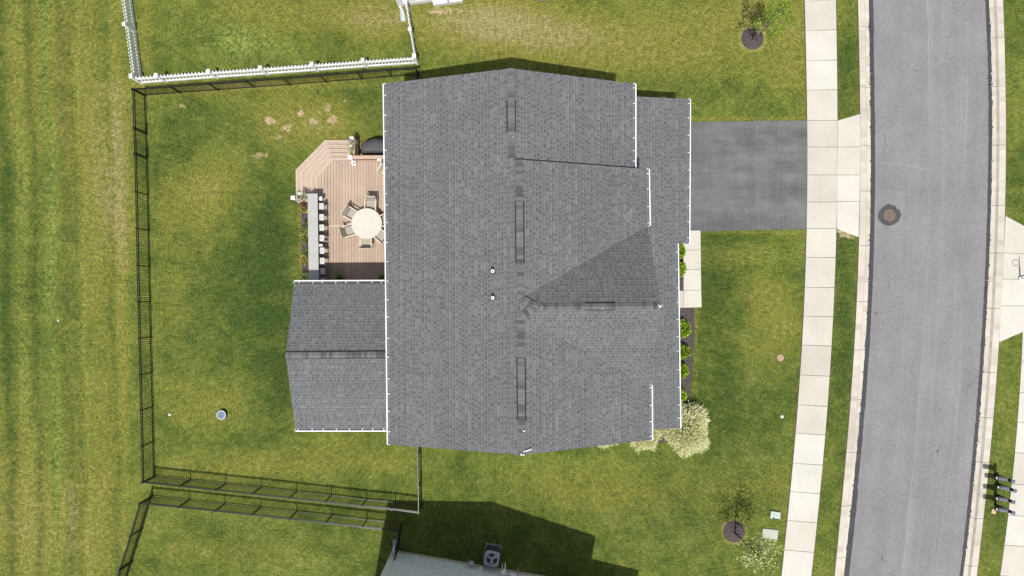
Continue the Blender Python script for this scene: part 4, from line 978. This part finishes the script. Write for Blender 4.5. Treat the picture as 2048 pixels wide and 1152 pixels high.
# cream dappled willows: dense bundles of long pale shoots
WIL = mat_leaf('cream_willow_leaves', (.50, .51, .23), (.76, .75, .46)); WILIN = mat_leaf('willow_inner_leaves', (.36, .39, .16), (.60, .61, .34))
def willow(label, c, R_, hgt, n, seed):
    t = thing('willow_shrub', label, 'shrub', (c.x, c.y, 0), 0, 'cream willow shrubs at the house corner'); rg = random.Random(seed); m = MB(); inn = MB()
    wob = [(rg.uniform(0, 6.28), rg.uniform(.02, .08), k) for k in (2, 3, 5, 7)]
    for i in range(n):
        a = rg.uniform(0, 2*math.pi); el = math.asin(rg.uniform(.02, 1)) ; rr = 1 + sum(b * math.sin(k * a + p) for p, b, k in wob)
        d = Vector((math.cos(a) * math.cos(el) * R_ * rr, math.sin(a) * math.cos(el) * R_ * rr, (.25 + .75 * math.sin(el)) * hgt)) * rg.uniform(.88, 1.03)
        base = d * rg.uniform(.45, .68); base.z = max(base.z, .15); dv = d - base
        dv = dv + Vector((rg.gauss(0, .05), rg.gauss(0, .05), rg.gauss(0, .05))); L = dv.length; dn = dv.normalized(); sd = dn.orthogonal().normalized()
        m.tube([base, base + dv * .5 + Vector((0, 0, .02)), base + dv], [.008, .006, .002], 3, cap=False)
        for k in range(9):
            tt = .12 + .86 * k / 8; p = base + dv * tt; ang = rg.uniform(0, 6.28); s2 = sd * math.cos(ang) + dn.cross(sd) * math.sin(ang)
            ln = .105 * (1.15 - .6 * tt) * rg.uniform(.8, 1.2); m.leaf(p, dn * .9 + s2 * .75, ln, ln * .5, rg.uniform(0, 3.14))
    cloud(inn, (0, 0, hgt * .45), (R_ * .72, R_ * .72, hgt * .42), 2600, .09, .045, seed + 5, .3); 
    m.build('shoots', WIL, t, world=False); inn.build('inner_foliage', WILIN, t, world=False)
    s = MB()
    for k in range(7): a = k * .9; s.tube([(0, 0, 0), (math.cos(a) * R_ * .3, math.sin(a) * R_ * .3, hgt * .5)], [.03, .01], 5)
    s.build('stem', STEM, t, world=False)
willow('big round cream shrub at the front corner of the house', W(1372, 858, .7), 1.32, 1.55, 2300, 5)
c = W(1290, 868, .6); willow('cream shrub half hidden behind the front gable corner', c, .90, 1.2, 800, 6)
c = W(1208, 868, .6); willow('small cream shrub peeking out below the long roof edge', c, .78, 1.1, 600, 7)
# young street trees
def tree(label, base, crown, rad, n, mat, seed, zc, ln, bark):
    t = thing('young_tree', label, 'tree', (base.x, base.y, 0)); d = crown - base; m = MB(); rg = random.Random(seed)
    top = Vector((d.x, d.y, zc))
    pts = [Vector((0, 0, 0)), Vector((d.x * .25, d.y * .25, zc * .33)), Vector((d.x * .6, d.y * .6, zc * .66)), top, top + Vector((0, 0, rad[2] * .7))]
    m.tube(pts, [.045, .036, .03, .02, .006], 8); tips = []
    for k in range(16):
        f = rg.uniform(.45, .95); p = on(Vector((0, 0, 0)), top, f) if f < .9 else top; a = rg.uniform(0, 6.28); e = rg.uniform(.1, .8)
        q_ = top + Vector((math.cos(a) * rad[0] * rg.uniform(.4, 1), math.sin(a) * rad[1] * rg.uniform(.4, 1), rad[2] * rg.uniform(-.7, .8))); tips.append(q_); m.tube([p, (p + q_) / 2 + Vector((0, 0, .08)), q_], [.014, .009, .003], 5)
    m.build('trunk', bark, t, world=False, smooth=True)
    m = MB()
    for q_ in tips + [top, top + Vector((0, 0, .3))]: cloud(m, q_, (rad[0] * .36, rad[1] * .36, rad[2] * .34), n // 18, ln, ln * .55, rg.randint(0, 9999), .1, .2)
    m.build('crown', mat, t, world=False)
GL = mat_leaf('bright_leaves', (.085, .15, .012), (.22, .31, .03)); PL = mat_leaf('pale_leaves', (.13, .17, .04), (.50, .52, .22))
b = W(1505, 79); c = W(1546, 38, 2.7); tree('young bright green tree growing in the mulch ring near the upper lawn edge', b, c, (.75, .72, .9), 1600, GL, 3, 2.7, .10, plain('pale_bark', (.34, .29, .22), .8, .1))
b = W(1469, 1064); c = W(1516, 1110, 3.1); tree('young pale leaved tree growing in the mulch ring near the utility lids', b, c, (.80, .85, 1.0), 1300, PL, 4, 3.1, .10, plain('dark_bark', (.05, .04, .035), .9, .1))
# planting beside the bar
BEDG = mat_leaf('bed_leaves', (.04, .08, .012), (.19, .24, .06)); YEL = mat_leaf('yellow_leaves', (.14, .15, .02), (.42, .38, .08)); RUST = mat_leaf('rust_leaves', (.07, .04, .03), (.26, .14, .09))
for i, (x, y, r_, hh, mt, lab) in enumerate(((609, 409, .20, .25, RUST, 'reddish brown plant at the upper end of the bed beside the bar'), (608, 419, .16, .2, YEL, 'yellow green plant below the reddish one beside the bar'), (614.5, 450, .22, .3, BEDG, 'tall leafy green plant in the middle of the bed beside the bar'),
        (610, 468, .24, .25, YEL, 'wide yellow green clump in the bed beside the bar'), (612, 482, .17, .25, BEDG, 'green plant below the wide yellow clump beside the bar'), (610, 519, .25, .25, YEL, 'yellow leaved mound in the lower part of the bed beside the bar'), (615, 506, .14, .3, BEDG, 'small dark green plant above the yellow mound beside the bar'), (611, 555, .27, .3, BEDG, 'bushy green plant in the bed at the sunroom corner'))):
    c = W(x, y, .2); shrub('bed_plant', lab, c, (r_, r_ * 1.1, hh), 260, mt, 60 + i, 'plants in the bed beside the bar', .09, .045, 'plant', .3)
# ferny pots on the shaded deck, near the sunroom wall
FERN = mat_leaf('fern_leaves', (.05, .09, .01), (.24, .33, .05)); TERRA = plain('dark_pot', (.06, .05, .05), .6)
for (x, y, lab) in ((677, 557.5, 'spiky green potted plant on the shaded deck near the bar'), (764, 558.5, 'spiky green potted plant on the shaded deck under the main eave')):
    p = W(x, y, DZ + .5); t = thing('potted_plant', lab, 'potted plant', (p.x, p.y, DZ), 0, 'potted plants on the shaded deck'); m = MB(); m.lathe((0, 0, 0), [(.12, 0), (.17, .3), (.18, .32), (.15, .32), (.14, .28)], 18); m.build('pot', TERRA, t, world=False, smooth=False)
    m = MB(); rg = random.Random(int(x))
    for k in range(110):
        a = rg.uniform(0, 6.28); L = rg.uniform(.2, .42); e = rg.uniform(.2, 1.3); d = Vector((math.cos(a) * math.cos(e), math.sin(a) * math.cos(e), math.sin(e))); o = Vector((rg.gauss(0, .04), rg.gauss(0, .04), .3)); md = o + d * L * .6
        m.leaf(o, d, L * .7, .03); m.leaf(md, d + Vector((0, 0, -.7)), L * .5, .028)
    m.build('fronds', FERN, t, world=False)
# flower boxes
FLW = mat_leaf('white_green_leaves', (.06, .09, .03), (.46, .48, .30)); FLP = plain('purple_petals', (.20, .07, .22), .7, .2); FLWH = plain('white_petals', (.74, .72, .66), .7, .05); FLY = plain('yellow_petals', (.60, .42, .06), .7, .1)
def flower_box(label, a, b, z, seed, flw):
    ctr = (a + b) / 2; d = b - a; rz = math.atan2(d.y, d.x); L = d.length; t = thing('flower_box', label, 'flower box', (ctr.x, ctr.y, z), rz); rg = random.Random(seed)
    m = MB()
    m.box((0, 0, -.08), (L, .17, .16)); bx = m.build('box', BLACK, t, world=False)
    m = MB(); m.box((0, 0, .004), (L - .03, .13, .012)); m.build('earth', MULCH, t, world=False)
    m = MB()
    for k in range(int(L * 420)):
        p = Vector((rg.uniform(-L/2, L/2), rg.gauss(.02, .085), .02 + abs(rg.gauss(.06, .06)))); m.leaf(p, Vector((rg.gauss(0, 1), rg.gauss(.2, 1), rg.gauss(.5, .5))), rg.uniform(.06, .12), rg.uniform(.025, .05))
    m.build('foliage', FLW, t, world=False)
    for (mt, x, y, n_) in flw:
        m = MB()
        for k in range(n_):
            c = Vector((x + rg.gauss(0, .05), y + rg.gauss(0, .04), .15 + rg.gauss(0, .02))); 
            for q_ in range(5): a_ = q_ * 1.256; m.leaf(c, (math.cos(a_), math.sin(a_), .25), .035, .03, 0)
        m.build('flower', mt, t, world=False)
a = Vector((pA.x + .02, pA.y - .1, 0)); b = Vector((pB.x + .06, pB.y + .1, 0))
flower_box('black flower box with trailing cream foliage on the stair rail near the grill', b, a, 1.18, 3, ((FLP, .38, .06, 6), (FLY, -.22, .16, 5), (FLWH, .1, .02, 5)))
a = Vector((pD.x + .2, pD.y + .06, 0)); b = Vector((pE.x - .12, pE.y + .08, 0))
flower_box('black flower box with white blooms on the stair rail at the bar end', a, b, 1.12, 4, ((FLWH, -.36, .14, 26), (FLP, -.3, -.12, 5), (FLWH, .05, .1, 6)))
# white round lantern pot at the railing post
p = W(707.5, 325.5, DZ + .2); t = thing('round_pot', 'white round pot with dark opening at the railing post near the grill', 'pot', (p.x, p.y, DZ)); m = MB(); m.lathe((0, 0, 0), [(.10, 0), (.13, .1), (.12, .2), (.10, .22), (.065, .21), (.06, .08)], 24); m.build('pot', WHITE, t, world=False, smooth=True)
m = MB(); m.lathe((.012, 0, .085), [(.055, 0), (.05, .03)], 16); m.build('soil', BLACK, t, world=False)
# low straw-coloured planting along the railing by the grill
STRAW = mat_leaf('straw_leaves', (.22, .15, .05), (.55, .38, .14))
for i, (x, y, rx, ry, lab) in enumerate(((718.5, 291, .11, .34, 'strip of straw coloured plants between stair rail and grill'), (729, 306.5, .26, .12, 'strip of straw coloured plants between deck railing and grill'))):
    c = W(x, y, .12); t = thing('straw_plant', lab, 'plant', (c.x, c.y, 0)); m = MB(); cloud(m, (0, 0, .1), (rx, ry, .12), 360, .08, .035, 80 + i, .1); m.build('foliage', STRAW, t, world=False)
    m = MB(); m.lathe((0, 0, 0), [(.08, 0), (.05, .06)], 8); m.build('root_mound', SOIL, t, world=False)

# ------------------------------------------------------------------ street furniture and small things
p = W(1781, 430); IRON = plain('rusty_iron', (.130, .092, .078), .7, .12, 14, metallic=.1)
mh = thing('manhole_cover', 'rusty brown manhole cover ringed with black patch in the street', 'manhole cover', (p.x, p.y, ROADZ))
m = MB(); rg = random.Random(2); n = 48; rin, vs = .35, []
for k in range(n):
    t_ = 2*math.pi*k/n; ro = .555 + .035 * math.sin(2*t_ + 1) + rg.uniform(-.018, .018) + (.08 if k in (12, 13) else 0) - (.07 if k in (5, 6) else 0); vs.append((ro*math.cos(t_), ro*math.sin(t_), .006))
vs += [(rin*math.cos(2*math.pi*k/n), rin*math.sin(2*math.pi*k/n), .008) for k in range(n)]
m.raw(vs, [(k, (k+1) % n, n + (k+1) % n, n + k) for k in range(n)]); m.build('patch', plain('patch_asphalt', (.052, .054, .056), .85, .3, 5), mh, world=False)
m = MB(); m.lathe((0, 0, 0), [(.36, .004), (.36, .014), (.31, .014)], 40); m.build('rim', SEAL, mh, world=False)
m = MB(); m.lathe((0, 0, 0), [(.325, .01), (.325, .02), (.30, .022)], 40)
for k in range(-5, 6): y = k * .052; L = 2 * math.sqrt(max(.01, .28**2 - y*y)); m.box((0, y, .024), (L, .022, .006))
m.build('cover', IRON, mh, world=False)

# four mailboxes: black post, arm, grey arched box with pale door towards the street
MBX = plain('mailbox_grey', (.115, .115, .14), .35, .06, spec=.6); MBK = plain('mailbox_black', (.010, .010, .013), .5, .1); PALE = plain('label_pale', (.70, .68, .66), .6, .03)
def mailbox():
    t = thing('mailbox', 'x', 'mailbox', (0, 0, 0), 0, 'mailboxes across the street')    # front towards -X, post at the back
    m = MB(); m.box((.27, 0, .62), (.13, .13, 1.24)); m.build('post', MBK, t, world=False)
    m = MB(); m.box((.27, 0, 1.255), (.18, .18, .03)); m.raw([(.19, -.08, 1.27), (.35, -.08, 1.27), (.35, .08, 1.27), (.19, .08, 1.27), (.27, 0, 1.32)], [(0, 1, 4), (1, 2, 4), (2, 3, 4), (3, 0, 4)]); m.build('post_cap', MBX, t, world=False)
    m = MB(); m.box((-.05, 0, .80), (.62, .09, .07)); m.beam((.22, 0, .5), (-.08, 0, .77), .06, .06); m.build('arm', MBK, t, world=False)
    def shell(x0, x1, r0, z0, m):
        pr = [(-r0, z0), (-r0, z0 + .11)] + [(-r0 * math.cos(R(a)), z0 + .11 + r0 * math.sin(R(a))) for a in range(20, 180, 20)] + [(r0, z0 + .11), (r0, z0)]; n = len(pr)
        m.raw([(x0, y, z) for y, z in pr] + [(x1, y, z) for y, z in pr], [tuple(range(n)), tuple(range(2*n - 1, n - 1, -1))] + [(i, n + i, n + (i+1) % n, (i+1) % n) for i in range(n)])
    m = MB(); shell(-.29, .17, .095, .84, m); m.build('box', MBX, t, world=False)
    m = MB(); shell(-.36, -.29, .105, .835, m); m.build('door', MBK, t, world=False)
    m = MB(); m.box((-.372, 0, 1.0), (.05, .10, .06)); m.build('label_plate', PALE, t, world=False)
    return t
m0 = mailbox()
for i, (x, y, lab) in enumerate(((2010, 958.5, 'black mailbox at the upper end of the row across the street'), (2013.5, 977, 'black mailbox, second from the upper end of the row'), (2010.5, 999.5, 'black mailbox, second from the straw coloured stone'), (2010.5, 1021, 'black mailbox beside the straw coloured stone'))):
    o = m0 if i == 0 else copy_tree(m0); p = W(x - 2, y, 1.0); o.location = (p.x, p.y, 0); o.rotation_euler.z = R(-9); o['label'] = lab
p = W(1986, 1021); t = thing('stone_block', 'straw coloured rough stone block on the grass beside the mailboxes', 'stone', (p.x, p.y, 0), R(-12)); m = MB()
rg = random.Random(9)
for k in range(9): m.box((rg.uniform(-.07, .07), rg.uniform(-.1, .1), rg.uniform(.02, .06)), (rg.uniform(.1, .16), rg.uniform(.1, .16), rg.uniform(.05, .1)), rg.uniform(0, 1.5))
m.build('block', plain('straw_stone', (.46, .34, .20), .9, .25, 15), t, world=False, bevel=.01)

# toddler basketball hoop standing on the far driveway, mostly past the frame
p = W(2039, 557); t = thing('basketball_hoop', 'white toy basketball hoop standing on the far driveway apron', 'basketball hoop', (p.x, p.y, .027))
HW = plain('hoop_white', (.72, .71, .70), .5, .03)
m = MB(); m.prism([(-.10, -.07), (.45, -.22), (.62, 0), (.45, .22), (-.10, .07)], 0, .14); m.build('base', HW, t, world=False, bevel=.03)
m = MB(); m.tube([(.0, 0, .1), (-.02, .0, 1.55)], .045, 12); m.build('pole', plain('hoop_pole', (.58, .57, .56), .5, .03), t, world=False)
m = MB(); m.prism([(-.05, -.02), (-.01, -.02), (-.01, .42), (-.05, .42)], 1.45, 1.85); m.build('backboard', HW, t, world=False)
ring = [(-.22 + .17*math.cos(2*math.pi*k/24), .22 + .17*math.sin(2*math.pi*k/24), 1.5) for k in range(25)]; m = MB(); m.tube(ring, .016, 6, cap=False); m.build('rim', plain('rim_orange', (.6, .16, .04), .5), t, world=False)

# utility lids and caps in the lawn
LIDG = plain('green_lid', (.34, .40, .35), .6, .06, 6); LIDC = plain('composite_lid', (.34, .34, .30), .8, .06, 10)
t = thing('utility_box', 'pale green utility box with a broken black corner beside the sidewalk', 'utility box', W(1549, 1030), R(-9))
m = MB(); m.box((0, .02, .07), (.52, .38, .14)); m.build('lid', LIDG, t, world=False, bevel=.035)
m = MB(); m.box((0, .05, .145), (.3, .04, .012)); m.build('hinge', LIDC, t, world=False)
m = MB(); m.prism([(-.1, -.17), (-.12, -.08), (-.06, -.09), (-.01, -.15), (.20, -.13), (.22, -.17)], .12, .146); m.build('broken_hole', VENTB, t, world=False)
t = thing('utility_vault', 'flat pale grey rectangular utility lid in the grass by the pale tree', 'utility lid', W(1540, 1068), R(-6))
m = MB(); m.box((0, 0, .02), (.80, .50, .05)); m.build('lid', LIDC, t, world=False, bevel=.02)
m = MB(); m.prism([(-.42, -.27), (.42, -.27), (.42, .27), (-.42, .27)], -.02, .012); m.build('frame', SOIL, t, world=False)
p = W(446, 828.5); t = thing('drain_riser', 'round blue grey drain riser with white rim in the back lawn', 'drain', (p.x, p.y, 0)); m = MB()
m.lathe((0, 0, 0), [(.24, 0), (.235, .2)], 32); m.build('riser', plain('riser_dark', (.04, .05, .07), .6), t, world=False)
m = MB(); n = 32; m.raw([(r_*math.cos(2*math.pi*k/n), r_*math.sin(2*math.pi*k/n), z) for r_, z in ((.24, .2), (.235, .225), (.19, .225), (.185, .2)) for k in range(n)], [(i*n + k, i*n + (k+1) % n, (i+1)*n + (k+1) % n, (i+1)*n + k) for i in range(3) for k in range(n)]); m.build('rim', plain('rim_pale', (.36, .40, .39), .5), t, world=False)
m = MB(); m.lathe((0, 0, 0), [(.186, .18), (.186, .205)], 32)
for k in range(-3, 4): y = k * .05; m.box((0, y, .21), (2 * math.sqrt(.178**2 - y*y), .018, .012), 0)
m.build('grate', plain('grate_blue', (.13, .165, .22), .5, .1), t, world=False); t.rotation_euler.z = R(-25)
CAPW = plain('cap_white', (.52, .51, .49), .5)
for (x, y, r_, lab) in ((340, 829, .07, 'small white pipe cap in the back lawn beside the left fence'), (1563.5, 833, .085, 'small white pipe cap in the front lawn near the sidewalk'), (1028+530, 1026, .03, 'tiny pale peg in the lawn beside the green utility box')):
    t = thing('pipe_cap', lab, 'pipe cap', W(x, y)); m = MB(); m.lathe((0, 0, 0), [(r_, 0), (r_, .05), (r_ * .6, .07)], 14); m.build('cap', CAPW, t, world=False)
    m = MB(); m.box((0, 0, .08), (r_ * .6, r_ * .6, .03)); m.build('plug', CAPW, t, world=False)
t = thing('access_cover', 'small round reddish tan cover set in the front lawn near the sidewalk', 'cover', W(1560.5, 715.5)); RED = plain('reddish_cover', (.30, .20, .14), .85, .12, 8)
m = MB(); m.lathe((0, 0, 0), [(.185, -.02), (.185, .02), (.17, .026)], 28); m.build('cover', RED, t, world=False)
m = MB(); m.lathe((0, 0, 0), [(.215, -.02), (.21, .012), (.19, .012)], 28); m.build('rim', SOIL, t, world=False)
t = thing('paper_scrap', 'crumpled white paper scrap on the mown strip far left', 'litter', W(117, 641)); m = MB(); m.raw([(-.07, .06, .02), (0, .01, .06), (.07, .06, .03), (.03, -.03, .04), (0, -.09, .02), (-.03, -.03, .05)], [(0, 1, 5), (1, 2, 3), (1, 3, 5), (5, 3, 4)]); m.build('scrap', CAPW, t, world=False)
